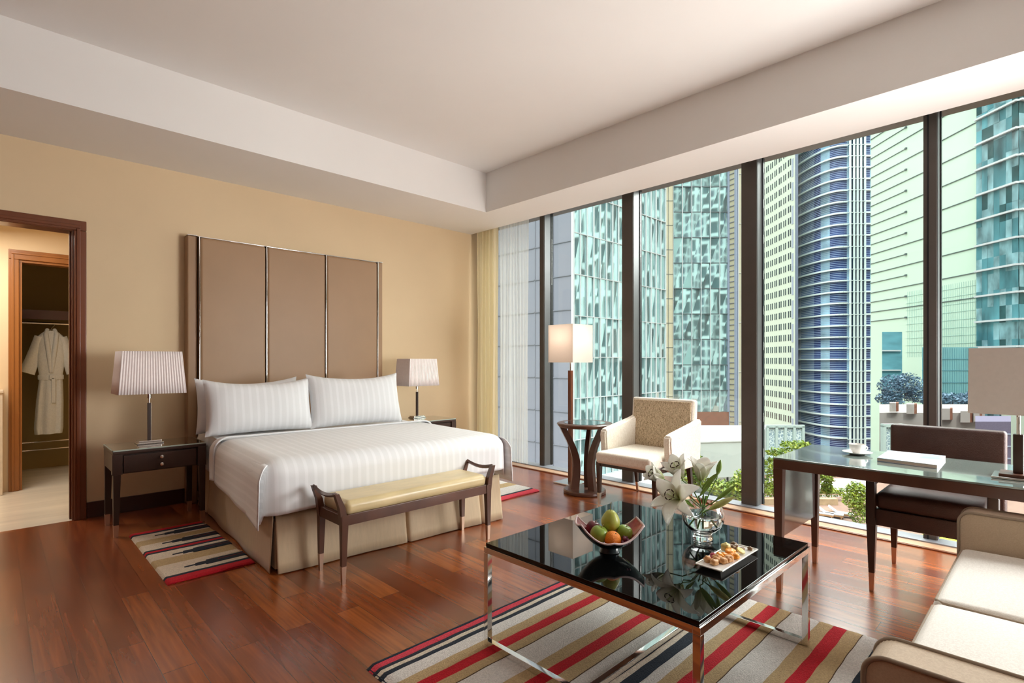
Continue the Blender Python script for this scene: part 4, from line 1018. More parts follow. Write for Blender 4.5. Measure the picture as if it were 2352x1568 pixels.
# ================================================================== SOFA (faces +y)
sf = thing('sofa', 'cream linen sofa with piped edges and slab arms facing the coffee table', 'sofa', (2.2, -.15, 0))
def slab(mb, x0, x1, yf, yb, z0, z1, rad, seg=8):
    prof = [(yb, z0), (yf, z0), (yf, z1 - rad)] + [(yf - rad + rad * math.cos(PI / 2 * k / seg), z1 - rad + rad * math.sin(PI / 2 * k / seg)) for k in range(1, seg + 1)] + [(yb, z1)]
    A = [mb.bm.verts.new((x0, y, z)) for y, z in prof]; B = [mb.bm.verts.new((x1, y, z)) for y, z in prof]
    mb.bm.faces.new(A); mb.bm.faces.new(B[::-1])
    for i in range(len(prof)): mb.bm.faces.new((A[i], B[i], B[(i + 1) % len(prof)], A[(i + 1) % len(prof)]))
    bmesh.ops.recalc_face_normals(mb.bm, faces=mb.bm.faces[:]); return mb, prof
for x0, x1 in ((1.385, 1.505), (2.975, 3.012)):
    pass
for x0, x1 in ((1.385, 1.50), (2.975, 3.085)):
    g, prof = slab(MB(), x0, x1, .305, -.62, .05, .605, .045)
    bmesh.ops.bevel(g.bm, geom=g.bm.edges[:], offset=.006, segments=2, affect='EDGES')
    a_ = g.build('armrest', M['sofaarm'], sf, smooth=50)
    for x in (x0, x1): MB().tube([(x, y, z) for y, z in prof[1:]], .0055, 8).build('piping', M['piping'], a_, smooth=60)
def cushion(x0, x1, y0, y1, z0, z1):
    g = MB().box((x0, y0, z0), (x1, y1, z1), .032, 5)
    bmesh.ops.subdivide_edges(g.bm, edges=[e_ for e_ in g.bm.edges if e_.calc_length() > .2], cuts=9, use_grid_fill=True)
    for v in g.bm.verts:
        u, w_ = (v.co.x - x0) / (x1 - x0), (v.co.y - y0) / (y1 - y0)
        k = (max(0, math.sin(PI * u)) * max(0, math.sin(PI * w_))) ** .5
        v.co.z += (.022 if v.co.z > (z0 + z1) / 2 else -.0) * k
    return g
for x0, x1 in ((1.508, 2.238), (2.244, 2.968)):
    g = cushion(x0, x1, -.45, .300, .30, .455); c_ = g.build('seat_cushion', M['sofa'], sf, smooth=60)
    e1 = .010
    lo = [(x0 + e1, -.43, .447), (x0 + e1, .27, .447), (x0 + .03, .291, .447), (x1 - .03, .291, .447), (x1 - e1, .27, .447), (x1 - e1, -.43, .447)]
    MB().tube(lo, .005, 8).build('piping', M['piping'], c_, smooth=60)
MB().box((1.50, -.60, .05), (2.975, .285, .298), .01).build('base', M['sofaarm'], sf)
MB().box((1.50, -.80, .05), (2.975, -.60, .80), .03, 4).build('backrest', M['sofa'], sf)
for x in (1.43, 3.04):
    for y in (-.72, .25): MB().leg(x, y, 0.0, .06, .04, .05).build('leg', M['darkwood'], sf)
# ================================================================== OUTSIDE
_mat = mat
def mat(name, col, *a, **k): return _mat(name, tuple(c * .66 for c in col), *a, **k)   # exterior colours darkened to offset the bright outdoor light
GZ = -24.0          # street level; the pool terrace lies at -12
M['ground'] = mat('pinkish_paving', (.32, .20, .15), .8, vary=.12, scale=.5)
struct(MB().box((4.95, -160, GZ - .5), (420, 260, GZ)).build('ground', M['ground'], smooth=0))
def refl(name, col, rough=.04, metal=.85, bump=.25, bsc=.35, dist=.12):
    return _mat(name, col, rough, metal, vary=.12, scale=.3, bump=bump, bscale=bsc)
M['g_teal'] = refl('teal_mirror_glass', (.44, .62, .64)); M['g_blue'] = refl('blue_mirror_glass', (.50, .56, .66)); M['g_mint'] = refl('mint_glass', (.62, .78, .72))
M['fin'] = mat('white_mullion', (.72, .76, .78), .4, vary=.03); M['linedark'] = mat('dark_joint', (.10, .14, .15), .5)
M['panelgrey'] = mat('pale_grey_cladding', (.27, .28, .34), .6, vary=.03, scale=.4); M['joint'] = mat('cladding_joint', (.24, .25, .30), .7)
M['creamstone'] = mat('cream_stone', (.60, .56, .40), .7, vary=.05, scale=.3); M['tealpane'] = mat('teal_tower_glass', (.03, .11, .12), .12, .2, vary=.5, scale=.25)
M['navypane'] = mat('navy_tower_glass', (.02, .06, .12), .12, .2, vary=.5, scale=.25)
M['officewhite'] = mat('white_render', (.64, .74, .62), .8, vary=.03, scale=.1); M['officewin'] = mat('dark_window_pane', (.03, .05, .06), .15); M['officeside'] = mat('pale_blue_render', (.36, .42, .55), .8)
M['terrace'] = mat('white_terrace_tiles', (.50, .47, .45), .6, vary=.03, scale=.6); M['beige_stone'] = mat('beige_stone_column', (.55, .45, .37), .7, vary=.06, scale=1)
M['brick'] = mat('red_brown_brick', (.25, .09, .05), .8, vary=.2, scale=2); M['roofpale'] = mat('pale_roof', (.42, .38, .36), .8, vary=.08, scale=.5)

def louvre(name, c0, c1, per=.50, duty=.5):
    """horizontal sun louvres over glass: pattern follows height"""
    m, n, b = new_mat(name); t = N(n, 'ShaderNodeTexCoord'); s = N(n, 'ShaderNodeSeparateXYZ'); n.links.new(t.outputs['Object'], s.inputs[0])
    d_ = N(n, 'ShaderNodeMath', operation='DIVIDE'); d_.inputs[1].default_value = per; n.links.new(s.outputs['Z'], d_.inputs[0])
    f_ = N(n, 'ShaderNodeMath', operation='FRACT'); n.links.new(d_.outputs[0], f_.inputs[0])
    cr = N(n, 'ShaderNodeValToRGB'); cr.color_ramp.interpolation = 'CONSTANT'; cr.color_ramp.elements[1].position = duty
    cr.color_ramp.elements[0].color = c1 + (1,); cr.color_ramp.elements[1].color = (1, 1, 1, 1)
    n.links.new(f_.outputs[0], cr.inputs[0])
    ns_ = N(n, 'ShaderNodeTexNoise'); ns_.inputs['Scale'].default_value = .12; ns_.inputs['Detail'].default_value = 5; n.links.new(t.outputs['Object'], ns_.inputs[0])
    c2 = N(n, 'ShaderNodeValToRGB'); c2.color_ramp.elements[0].position = .35; c2.color_ramp.elements[1].position = .7
    c2.color_ramp.elements[0].color = tuple(v * .55 for v in c0) + (1,); c2.color_ramp.elements[1].color = tuple(min(1, v * 1.9) for v in c0) + (1,)
    n.links.new(ns_.outputs[0], c2.inputs[0])
    g_ = N(n, 'ShaderNodeMath', operation='LESS_THAN'); g_.inputs[1].default_value = duty; n.links.new(f_.outputs[0], g_.inputs[0])
    mx = N(n, 'ShaderNodeMix', data_type='RGBA'); n.links.new(g_.outputs[0], mx.inputs[0]); n.links.new(c2.outputs[0], mx.inputs[6]); mx.inputs[7].default_value = c1 + (1,)
    n.links.new(mx.outputs[2], b.inputs['Base Color']); setp(b, Roughness=.25); return m
M['lv_navy'] = louvre('navy_louvred_glass', (.006, .018, .085), (.19, .26, .42), duty=.38); M['lv_blue'] = louvre('blue_louvred_glass', (.06, .10, .19), (.26, .33, .40), duty=.42)
M['lv_pale'] = louvre('pale_blue_glass', (.16, .27, .36), (.25, .33, .38), duty=.2); M['band'] = mat('white_floor_band', (.85, 1.0, 1.0), .5, vary=.03)

def wall_quad(mb, a, b, z0, z1, off=0.0, mat=0, nu=1, nz=1, tilt=0.0, rr=None):
    a = Vector((a[0], a[1], 0)); b = Vector((b[0], b[1], 0)); t = (b - a); L = t.length; t /= L; nr = Vector((t.y, -t.x, 0))
    if nr.dot(Vector((0, 0, 0)) - (a + b) / 2) < 0: nr = -nr
    for i in range(nu):
        for j in range(nz):
            P = []
            for (u, v) in ((0, 0), (1, 0), (1, 1), (0, 1)):
                s = L * (i + u) / nu; z = z0 + (z1 - z0) * (j + v) / nz
                o_ = off + (rr.uniform(-tilt, tilt) if rr else 0)
                P.append(mb.bm.verts.new(a + t * s + nr * o_ + Vector((0, 0, z))))
            f_ = mb.bm.faces.new(P); f_.material_index = mat
    return t, nr, L, a
def strip(mb, a, t, nr, s0, s1, z0, z1, dep, mat=0):
    p = [a + t * s0, a + t * s1, a + t * s1 + nr * dep, a + t * s0 + nr * dep]
    mb.hull8([(q.x, q.y, z0) for q in p], [(q.x, q.y, z1) for q in p], mat)
def curtain_wall(parent, name, a, b, z0, z1, du, dz, mats, mw=.12, hw=.14, dep=.15, tilt=.03, seed=1, hmat=1, zoff=0):
    rr = random.Random(seed); L = (Vector(b[:2]) - Vector(a[:2])).length; nu = max(1, round(L / du)); nz = max(1, round((z1 - z0) / dz))
    g = MB(); t, nr, L, A = wall_quad(g, a, b, z0, z1, 0, 0, nu, nz, tilt, rr)
    for i in range(nu + 1):
        s = L * i / nu; strip(g, A, t, nr, s - mw / 2, s + mw / 2, z0, z1, dep, 1)
    for j in range(nz + 1):
        z = z0 + (z1 - z0) * j / nz + zoff
        if hw > 0: strip(g, A, t, nr, 0, L, z - hw / 2, z + hw / 2, dep * .8, hmat)
    return g.build(name, mats, parent, smooth=0)

# --- own wing: grey clad wall, glazed corner, terrace outside the window
wing = thing('building_wing', 'pale grey clad wing with tall glazed corner rising right outside the window', 'building', (17.5, 15, -3.75))
g = MB(); g.box((17.14, 14.06, -4), (20, 27, 34)); 
g.build('wall', M['panelgrey'], wing, smooth=0)
g = MB()
for k in range(-2, 26): g.box((17.11, 14.0, -3.75 + 1.42 * k), (17.15, 27, -3.71 + 1.42 * k))
for y in (15.05, 16.1, 17.2, 19.3, 21.4): g.box((17.11, y, -3.75), (17.15, y + .04, 34))
g.build('panel_joint', M['joint'], wing, smooth=0)
curtain_wall(wing, 'glazed_wall', (17.14, 14.0), (24.5, 14.0), -3.75, 34, .47, 1.75, [M['g_teal'], M['fin'], M['fin']], mw=.035, hw=.03, dep=.06, tilt=.02, seed=4)
MB().box((20.1, 14.06, -4), (24.5, 20, 34)).build('core', M['tealpane'], wing, smooth=0)
g = MB(); g.box((17.10, 13.96, -3.75), (17.2, 14.06, 34)); g.build('corner_trim', M['fin'], wing, smooth=0)
for x, y, r_ in ((15.6, 19.9, .55), (14.9, 21.6, .5)): MB().lathe([(r_ * 1.05, 0), (r_, .15), (r_, 38)], (x, y, -3.75), 24).build('column', M['beige_stone'], wing)
struct(MB().prism([(5.3, 5.6), (16.6, 9.9), (21.5, 13.0), (24.5, 14.0), (24.5, 16), (24.5, 30), (5.3, 30)], -4.2, -3.76).build('terrace_floor', M['terrace'], smooth=0))

# --- mirrored tower beyond the wing
tw = thing('mirrored_tower', 'tall office tower with wavy mirrored teal glazing and cream edge columns', 'building', tuple(at(1600, 86, GZ)))
pts = [at(1405, 76), at(1528, 86)]
curtain_wall(tw, 'glazed_wall', pts[0], pts[1], GZ, 62, 1.25, 4.0, [M['g_blue'], M['fin'], M['linedark']], mw=.16, hw=.10, tilt=.05, seed=2, hmat=2)
curtain_wall(tw, 'corner_column', at(1524, 85.5), at(1546, 85.5), GZ, 62, .8, 4.0, [M['creamstone'], M['linedark'], M['linedark']], mw=.05, hw=.06, dep=.06, tilt=0)
curtain_wall(tw, 'glazed_wall', at(1546, 86), at(1674, 86), GZ, 62, 1.5, 4.05, [M['g_teal'], M['fin'], M['linedark']], mw=.10, hw=.16, tilt=.10, seed=9, hmat=2)
curtain_wall(tw, 'edge_panels', at(1674, 85.8), at(1690, 84.5), GZ, 62, 3, .86, [M['creamstone'], M['officeside'], M['joint']], mw=.4, hw=.10, dep=.1, tilt=0, hmat=2)
curtain_wall(tw, 'edge_panels', at(1690, 84.6), at(1696, 84.6), GZ, 62, 3, 4, [M['officeside'], M['officeside'], M['joint']], mw=.1, hw=.0, dep=.1, tilt=0)
curtain_wall(tw, 'edge_panels', at(1696, 84.5), at(1703, 84.5), GZ, 62, 3, 8, [M['creamstone'], M['fin'], M['joint']], mw=.1, hw=.05, dep=.1, tilt=0)
a_, b_, c_, d_ = at(1405, 77), at(1528, 87), at(1703, 86.5), at(1620, 110)
MB().prism([(p.x, p.y) for p in (a_, b_, c_, d_, at(1450, 110))], GZ, 61.5).build('core', M['tealpane'], tw, smooth=0)
g = MB(); wall_quad(g, at(1546, 85.6), at(1674, 85.6), GZ, zat(945, 86), .0, 0); g.build('base_wall', M['brick'], tw, smooth=0)
# podium canopy
cn = thing('entrance_canopy', 'pale mint panelled canopy block in front of the mirrored tower', 'canopy', tuple(at(1650, 51, GZ)))
zc0, zc1 = zat(1092, 50), zat(1012, 50)
MB().prism([(p.x, p.y) for p in (at(1520, 50), at(1600, 48.8), at(1745, 50), at(1760, 62), at(1520, 62))], zc0, zc1).build('fascia', mat('pale_mint_panel', (.60, .68, .66), .5, vary=.03, scale=.4), cn, smooth=0)
MB().prism([(p.x, p.y) for p in (at(1520, 49.9), at(1600, 48.7), at(1745, 49.9), at(1745, 50.2), at(1600, 49.1), at(1520, 50.2))], zc1, zc1 + .12).build('roof_edge', M['fin'], cn, smooth=0)
curtain_wall(cn, 'glazed_front', at(1560, 52), at(1745, 52), -12, zc0, 1.6, 3, [M['g_teal'], M['linedark'], M['linedark']], mw=.08, hw=.08)

# --- white office block
of = thing('office_building', 'white rendered office block with small dark windows beside the round blue tower', 'building', tuple(at(1800, 165, GZ)))
pa, pb, pc = at(1738, 185), at(1826, 158), at(1833, 161)
MB().prism([(p.x, p.y) for p in (pa, pb, pc, at(1818, 196), at(1740, 200))], GZ, 78).build('wall', M['officewhite'], of, smooth=0)
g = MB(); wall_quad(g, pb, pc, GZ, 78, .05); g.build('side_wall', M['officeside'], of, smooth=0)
A = Vector((pa.x, pa.y, 0)); Bv = Vector((pb.x, pb.y, 0)); t_ = (Bv - A).normalized(); L_ = (Bv - A).length; nr = Vector((t_.y, -t_.x, 0)); nr = nr if nr.dot(-A) > 0 else -nr
cnt = 0; rest = MB(); wins = []
for j in range(27):
    z = -17.36 + 3.52 * j
    for i in range(7):
        s = L_ * .17 + i * L_ * .112
        for q_ in (0, 1): wins.append((z, s + q_ * L_ * .045))
wins.sort(key=lambda w_: -w_[1])
for z, s in wins:
    if cnt < 100:
        g = MB(); strip(g, A, t_, nr, s, s + .62, z, z + 1.9, .06); g.build('window', M['officewin'], of, smooth=0); cnt += 1
    else: strip(rest, A, t_, nr, s, s + .62, z, z + 1.9, .06)
rest.build('windows', M['officewin'], of, smooth=0, kind='stuff')
g = MB()
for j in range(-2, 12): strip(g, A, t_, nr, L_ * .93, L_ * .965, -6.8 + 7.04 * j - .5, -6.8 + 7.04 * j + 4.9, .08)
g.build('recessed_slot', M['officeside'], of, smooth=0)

# --- round blue tower
rd = thing('round_tower', 'round blue glass tower with white bands at every floor', 'building', tuple(at(1930, 160, GZ)))
def arc(px0, d0, px1, d1, n, bulge):
    return [at(px0 + (px1 - px0) * k / n, d0 + (d1 - d0) * (k / n) - bulge * math.sin(PI * k / n)) for k in range(n + 1)]
zt_ = 84
segs = [(1833, 1840, 'officeside'), (1840, 1870, 'lv_blue'), (1870, 1885, 'lv_navy'), (1885, 1906, 'lv_pale'), (1906, 1945, 'lv_navy'), (1945, 1953, 'lv_pale'), (1953, 1987, 'navypane'), (1987, 1998, 'lv_navy'), (1998, 2008, 'lv_pale'), (2008, 2031, 'lv_navy')]
def dpl(px):
    if px <= 1945: f_ = (px - 1833) / 112; return 168 - 16 * (math.sin(f_ * PI / 2) ** .9)
    if px <= 2008: return 151.5
    f_ = (px - 2008) / 23; return 151.5 + 12 * f_ ** 1.8
for x0, x1, k in segs:
    g = MB(); n_ = max(1, int((x1 - x0) / 6))
    for i in range(n_):
        u0, u1 = x0 + (x1 - x0) * i / n_, x0 + (x1 - x0) * (i + 1) / n_
        wall_quad(g, at(u0, dpl(u0)), at(u1, dpl(u1)), GZ, zt_)
    g.build('glazing', M[k], rd, smooth=0)
path = [at(x, dpl(x)) for x in [1834 + 8.5 * k for k in range(13)] + [1945]] 
path2 = [at(x, dpl(x)) for x in (1987, 1998, 2008, 2013, 2018, 2023, 2027, 2031)]
for j in range(33):
    z = -21.0 + 3.2 * j
    g = MB()
    for pth in (path, path2):
        for p, q_ in zip(pth[:-1], pth[1:]):
            t0 = (q_ - p); L0 = t0.length; t0 = t0 / L0; n0 = Vector((t0.y, -t0.x, 0)); n0 = n0 if n0.dot(-p) > 0 else -n0
            strip(g, Vector((p.x, p.y, 0)), t0, n0, -.03, L0 + .03, z, z + .42, .5)
    p, q_ = at(1946, 151), at(1988, 151); t0 = (q_ - p); L0 = t0.length; t0 /= L0; strip(g, Vector((p.x, p.y, 0)), t0, Vector((-FX, -FY, 0)), 0, L0, z, z + .16, .3)
    g.build('floor_band', M['band'], rd, smooth=0)
for x in (1953, 1962, 1970, 1978, 1987):
    p = at(x, 150.9); MB().box((p.x - .22, p.y - .22, GZ), (p.x + .22, p.y + .22, zt_)).build('mullion', M['band'], rd, smooth=0)
MB().prism([(p.x, p.y) for p in [at(1838, 172)] + [at(x, dpl(x) + 3.5) for x in (1870, 1910, 1945, 2008, 2020, 2030)] + [at(2028, 178), at(1850, 185)]], GZ, zt_ - .5).build('core', M['navypane'], rd, smooth=0)

# --- long pale glass facade, and the tower mirrored at its corner built solid
E0, E1, E2 = at(2000, 127), at(2245, 97), at(2340, 88.8)
mf = thing('pale_glass_building', 'long pale mint glass building with thin dark horizontal lines', 'building', (E0.x, E0.y, GZ))
M['mintglass'] = _mat('mint_sky_reflection', (.46, .60, .49), .5, vary=.01, scale=.05)  # reflected sky put into the diffuse mint colour
MB().prism([(p.x, p.y) for p in (E0, E1, E1 + Vector((6, -6.6, 0)), E0 + Vector((6, -6.6, 0)))], GZ, 75).build('glazed_wall', M['mintglass'], mf, smooth=0)
A = Vector((E0.x, E0.y, 0)); Bv = Vector((E1.x, E1.y, 0)); t_ = (Bv - A).normalized(); L_ = (Bv - A).length; nr = Vector((t_.y, -t_.x, 0)); nr = nr if nr.dot(-A) > 0 else -nr
sx = lambda px: (lambda r0: r0)(None)
def s_at(px):   # distance along the facade seen at a bearing
    best = min(range(0, 2001), key=lambda k: abs((lambda p: 1176 + F_PX * (RX * p.x + RY * p.y) / (FX * p.x + FY * p.y) - px)(A + t_ * (L_ * k / 2000)))); return L_ * best / 2000
s80 = s_at(2081)
for k in range(3, 17):
    z = -0.9 + 4.55 * k
    g = MB(); strip(g, A, t_, nr, 0, L_, z - .06, z + .06, .12); g.build('joint_line', M['linedark'], mf, smooth=0)
for k in range(2, 16):
    z = -0.9 + 4.55 * (k + .52); g = MB(); strip(g, A, t_, nr, 0, s80, z - .05, z + .05, .12); strip(g, A, t_, nr, s80 - .1, s80 + .35, z - .16, z + .16, .3); g.build('rod', M['linedark'], mf, smooth=0)
M['finefin'] = mat('pale_green_grid', (.48, .74, .66), .5)
g = MB()
for k in range(36): s = s_at(2085) + (L_ - s_at(2085)) * k / 35; strip(g, A, t_, nr, s, s + .05, 2, 16, .05)
for k in range(9): z = 3 + 1.5 * k; strip(g, A, t_, nr, s80, L_, z, z + .05, .05)
g.build('grid_lines', M['finefin'], mf, smooth=0)
bt = thing('reflected_tower', 'reflection of a blue green tower with sloping white bands, built solid behind the desk lamp', 'building', (E2.x, E2.y, GZ))  # another tower's reflection in the pale facade, modelled as a solid tower
M['g_aqua'] = mat('mottled_aqua_glass', (.12, .34, .40), .10, .35, vary=.6, scale=.30, stretch=(1, 1, .35))
M['g_aqua2'] = mat('mottled_pale_aqua_glass', (.30, .52, .58), .10, .35, vary=.6, scale=.5, stretch=(1, 1, .5))
A2 = Vector((E2.x, E2.y, 0)); back = at(2262, 99)
def banded(a, b, seed):
    g = MB(); rr = random.Random(seed); L2 = (Vector((a.x, a.y, 0)) - Vector((b.x, b.y, 0))).length; nu = max(3, int(L2 / 1.1)); nz = 36
    a_ = Vector((a.x, a.y, 0)); b_ = Vector((b.x, b.y, 0)); t = (b_ - a_) / L2; nr_ = Vector((t.y, -t.x, 0)); nr_ = nr_ if nr_.dot(-a_) > 0 else -nr_
    for i in range(nu):
        for j in range(nz):
            z0 = GZ + (80 - GZ) * j / nz; z1 = GZ + (80 - GZ) * (j + 1) / nz
            P = [a_ + t * L2 * (i + u) / nu + nr_ * (.05 + rr.uniform(-.03, .03)) + Vector((0, 0, z0 if v == 0 else z1)) for u, v in ((0, 0), (1, 0), (1, 1), (0, 1))]
            f_ = g.bm.faces.new([g.bm.verts.new(p) for p in P]); f_.material_index = rr.choice((0, 0, 1, 1, 2))
    for k in range(-2, 18): strip(g, a_, t, nr_, 0, L2, -0.9 + 4.55 * k - .16, -0.9 + 4.55 * k + .16, .5, 3)
    g.build('glazed_wall', [M['g_aqua'], M['g_aqua2'], M['tealpane'], M['fin']], bt, smooth=0)
banded(at(2243, 96.5), E2, 3); banded(E2, at(2480, 92.5), 8)
MB().prism([(p.x, p.y) for p in (at(2249, 97.0), E2 + Vector((.6, 0, 0)), at(2480, 94), at(2480, 101), E1.lerp(E2, .06) + Vector((6, -6.6, 0)))], GZ, 79).build('core', M['tealpane'], bt, smooth=0)

# --- low buildings before the pale facade; both glass blocks are its reflections built solid
def block(name, label, px0, px1, y_top, d, mat_, dep=6, z0=GZ, cat='building', parts=None):
    t = thing(name, label, cat, tuple(at((px0 + px1) / 2, d, z0)))
    p = [at(px0, d), at(px1, d), at(px1, d + dep), at(px0, d + dep)]
    MB().prism([(q_.x, q_.y) for q_ in p], z0, zat(y_top, d)).build('wall', mat_, t, smooth=0)
    return t
M['refl_blue'] = mat('blue_reflection', (.16, .42, .50), .3, vary=.2, scale=.3, stretch=(1, 1, 3)); M['refl_teal'] = mat('teal_reflection', (.26, .56, .58), .3, vary=.18, scale=.25, stretch=(2, 2, .4))  # tones of the facade's reflections, put into the base colour
t = block('reflection_block', 'reflection of a low blue block with white bands, built solid beside the round tower', 2026, 2072, 762, 104, M['refl_blue'])
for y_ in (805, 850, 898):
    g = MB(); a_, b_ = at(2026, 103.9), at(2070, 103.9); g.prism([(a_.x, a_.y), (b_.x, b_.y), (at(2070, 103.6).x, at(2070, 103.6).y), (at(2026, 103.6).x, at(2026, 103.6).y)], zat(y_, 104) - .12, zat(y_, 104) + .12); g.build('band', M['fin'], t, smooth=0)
t = block('reflection_block', 'reflection of a long low teal block, built solid between the mullion and the desk lamp', 2118, 2246, 797, 93, M['refl_teal'], dep=1.5)
g = MB()
for k in range(24):
    a_ = at(2120 + 5.2 * k, 92.95); g.box((a_.x - .03, a_.y - .03, GZ), (a_.x + .03, a_.y + .03, zat(799, 93)))
for y_ in (824, 850, 878): a_, b_ = at(2118, 92.9), at(2246, 92.9); g.prism([(a_.x, a_.y), (b_.x, b_.y), (b_.x + .05, b_.y + .05), (a_.x + .05, a_.y + .05)], zat(y_, 93) - .05, zat(y_, 93) + .05)
g.build('grid_lines', M['refl_blue'], t, smooth=0)
rfb = block('rooftop_building', 'pale flat roofed building with small brick roof boxes', 2020, 2262, 948, 70, M['roofpale'], dep=14)
for x0, x1, y0_, y1_ in ((2043, 2058, 925, 945), (2082, 2100, 928, 950), (2160, 2182, 938, 964), (2206, 2228, 944, 970), (2236, 2250, 948, 968)):
    p = [at(x0, 69), at(x1, 69), at(x1, 70.5), at(x0, 70.5)]; f_ = MB().prism([(q_.x, q_.y) for q_ in p], zat(y1_, 69), zat(y0_, 69)).build('roof_box', M['roofpale'], rfb, smooth=0)
    p = [at(x1, 69), at(x1 + 6, 69.3), at(x1 + 6, 70.5), at(x1, 70.5)]; MB().prism([(q_.x, q_.y) for q_ in p], zat(y1_, 69), zat(y0_, 69)).build('brick_side', M['brick'], f_, smooth=0)
M['screen'] = None
def lattice():
    m, n, b = new_mat('white_pierced_screen'); t = N(n, 'ShaderNodeTexCoord'); v = N(n, 'ShaderNodeTexVoronoi'); v.feature = 'DISTANCE_TO_EDGE'; v.inputs['Scale'].default_value = 2.6
    cr = N(n, 'ShaderNodeValToRGB'); cr.color_ramp.elements[0].position = .05; cr.color_ramp.elements[1].position = .11; cr.color_ramp.elements[0].color = (.66, .76, .74, 1); cr.color_ramp.elements[1].color = (.26, .36, .42, 1)
    n.links.new(t.outputs['Object'], v.inputs[0]); n.links.new(v.outputs[0], cr.inputs[0]); n.links.new(cr.outputs[0], b.inputs['Base Color']); return m
M['screen'] = lattice(); M['screenframe'] = mat('pale_mint_frame', (.56, .70, .66), .6)
def screen_wall(label, px0, px1, d, yt, rows, cols):
    t = thing('pierced_screen_wall', label, 'screen wall', tuple(at((px0 + px1) / 2, d, GZ)))
    g = MB(); tt, nr_, L2, a_ = wall_quad(g, at(px0, d), at(px1, d), GZ, zat(yt, d)); bmd = g.build('lattice', M['screen'], t, smooth=0, solid=.3)
    g = MB(); H_ = zat(yt, d) - GZ
    for i in range(cols + 1): strip(g, a_, tt, nr_, L2 * i / cols - .2, L2 * i / cols + .2, GZ, zat(yt, d), .5)
    for j in range(rows + 1): z = GZ + H_ * j / rows; strip(g, a_, tt, nr_, -.2, L2 + .2, z - .2, z + .2, .5)
    g.build('frame', M['screenframe'], t, smooth=0)
screen_wall('white pierced screen wall in front of the office block', 1740, 1842, 84, 978, 3, 5)
screen_wall('white pierced screen wall beside the foot of the round tower, near the desk chair', 2026, 2066, 67, 976, 3, 2)
t = block('ribbed_pavilion', 'low purple grey ribbed building behind the desk chair', 2240, 2322, 968, 58, mat('purple_grey_cladding', (.16, .14, .22), .7, vary=.1))
g = MB()
for k in range(14): a_, b_ = at(2240, 57.9), at(2322, 57.9); z = GZ + (zat(970, 58) - GZ) * k / 14; g.prism([(a_.x, a_.y), (b_.x, b_.y), (b_.x + .1, b_.y + .1), (a_.x + .1, a_.y + .1)], z, z + .12)
g.build('ribs', M['officeside'], t, smooth=0)
block('mint_pavilion', 'pale mint building seen under the desk lamp shade', 2300, 2460, 940, 76, M['officewhite'])

# --- towers across the street behind the hotel (seen only mirrored in the glazing)
M['balcony'] = _mat('white_balcony_paint', (.80, .86, .82), .7, vary=.05, scale=.1)
def mirror_tower(label, d, l, w_, h_, k):
    P = Vector((FX * d + RX * l, FY * d + RY * l, 0)); t = thing('apartment_tower', label, 'building', (P.x, P.y, GZ))
    g = MB().box((P.x - w_ / 2, P.y - w_ / 2, GZ), (P.x + w_ / 2, P.y + w_ / 2, h_)); g.build('wall', M['tealpane' if k % 2 else 'navypane'], t, smooth=0)
    g = MB(); z = GZ + 3
    while z < h_: g.box((P.x - w_ / 2 - .4, P.y - w_ / 2 - .4, z), (P.x + w_ / 2 + .4, P.y + w_ / 2 + .4, z + .9)); z += 3.9
    for i in range(0, 7):
        f_ = (i / 6 - .5) * w_
        for sx_, sy_ in ((f_, -w_ / 2), (f_, w_ / 2), (-w_ / 2, f_), (w_ / 2, f_)): g.box((P.x + sx_ - .45, P.y + sy_ - .45, GZ), (P.x + sx_ + .45, P.y + sy_ + .45, h_))
    g.build('balcony_bands', M['balcony'], t, smooth=0)
for i, (d, l, w_, h_) in enumerate(((-55, 64, 20, 120), (-60, 96, 22, 90), (-35, 120, 20, 130), (31.7, 68, 20, 70), (38, 110, 20, 55))):
    mirror_tower(['teal and white banded apartment tower across the street behind the hotel', 'navy and white banded apartment tower behind the hotel', 'tall slender banded apartment tower beyond the others', 'apartment tower mirrored in the glazed corner of the wing', 'shorter apartment tower mirrored in the wing'][i], d, l, w_, h_, i)

# --- greenery and pool terrace below
struct(MB().prism([(p.x, p.y) for p in (at(900, 9), at(2700, 9), at(2700, 62), at(1176, 62), at(900, 40))], -12.6, -12.0).build('ground_pool_terrace', M['ground'], smooth=0))
GZ = -12.0
def leaf_mat(n_, c1, c2): 
    m, n, b = new_mat(n_); g_ = N(n, 'ShaderNodeTexNoise'); g_.inputs['Scale'].default_value = 2.2; t = N(n, 'ShaderNodeTexCoord'); cr = N(n, 'ShaderNodeValToRGB')
    cr.color_ramp.elements[0].position = .35; cr.color_ramp.elements[1].position = .65; cr.color_ramp.elements[0].color = c1 + (1,); cr.color_ramp.elements[1].color = c2 + (1,)
    n.links.new(t.outputs['Object'], g_.inputs[0]); n.links.new(g_.outputs[0], cr.inputs[0]); n.links.new(cr.outputs[0], b.inputs['Base Color']); setp(b, Roughness=.5); return m
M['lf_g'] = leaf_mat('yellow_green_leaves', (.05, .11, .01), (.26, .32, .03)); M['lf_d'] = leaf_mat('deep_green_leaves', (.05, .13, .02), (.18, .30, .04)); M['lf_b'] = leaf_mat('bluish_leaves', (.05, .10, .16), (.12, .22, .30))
M['bark'] = mat('grey_brown_bark', (.16, .10, .06), .9, vary=.2)
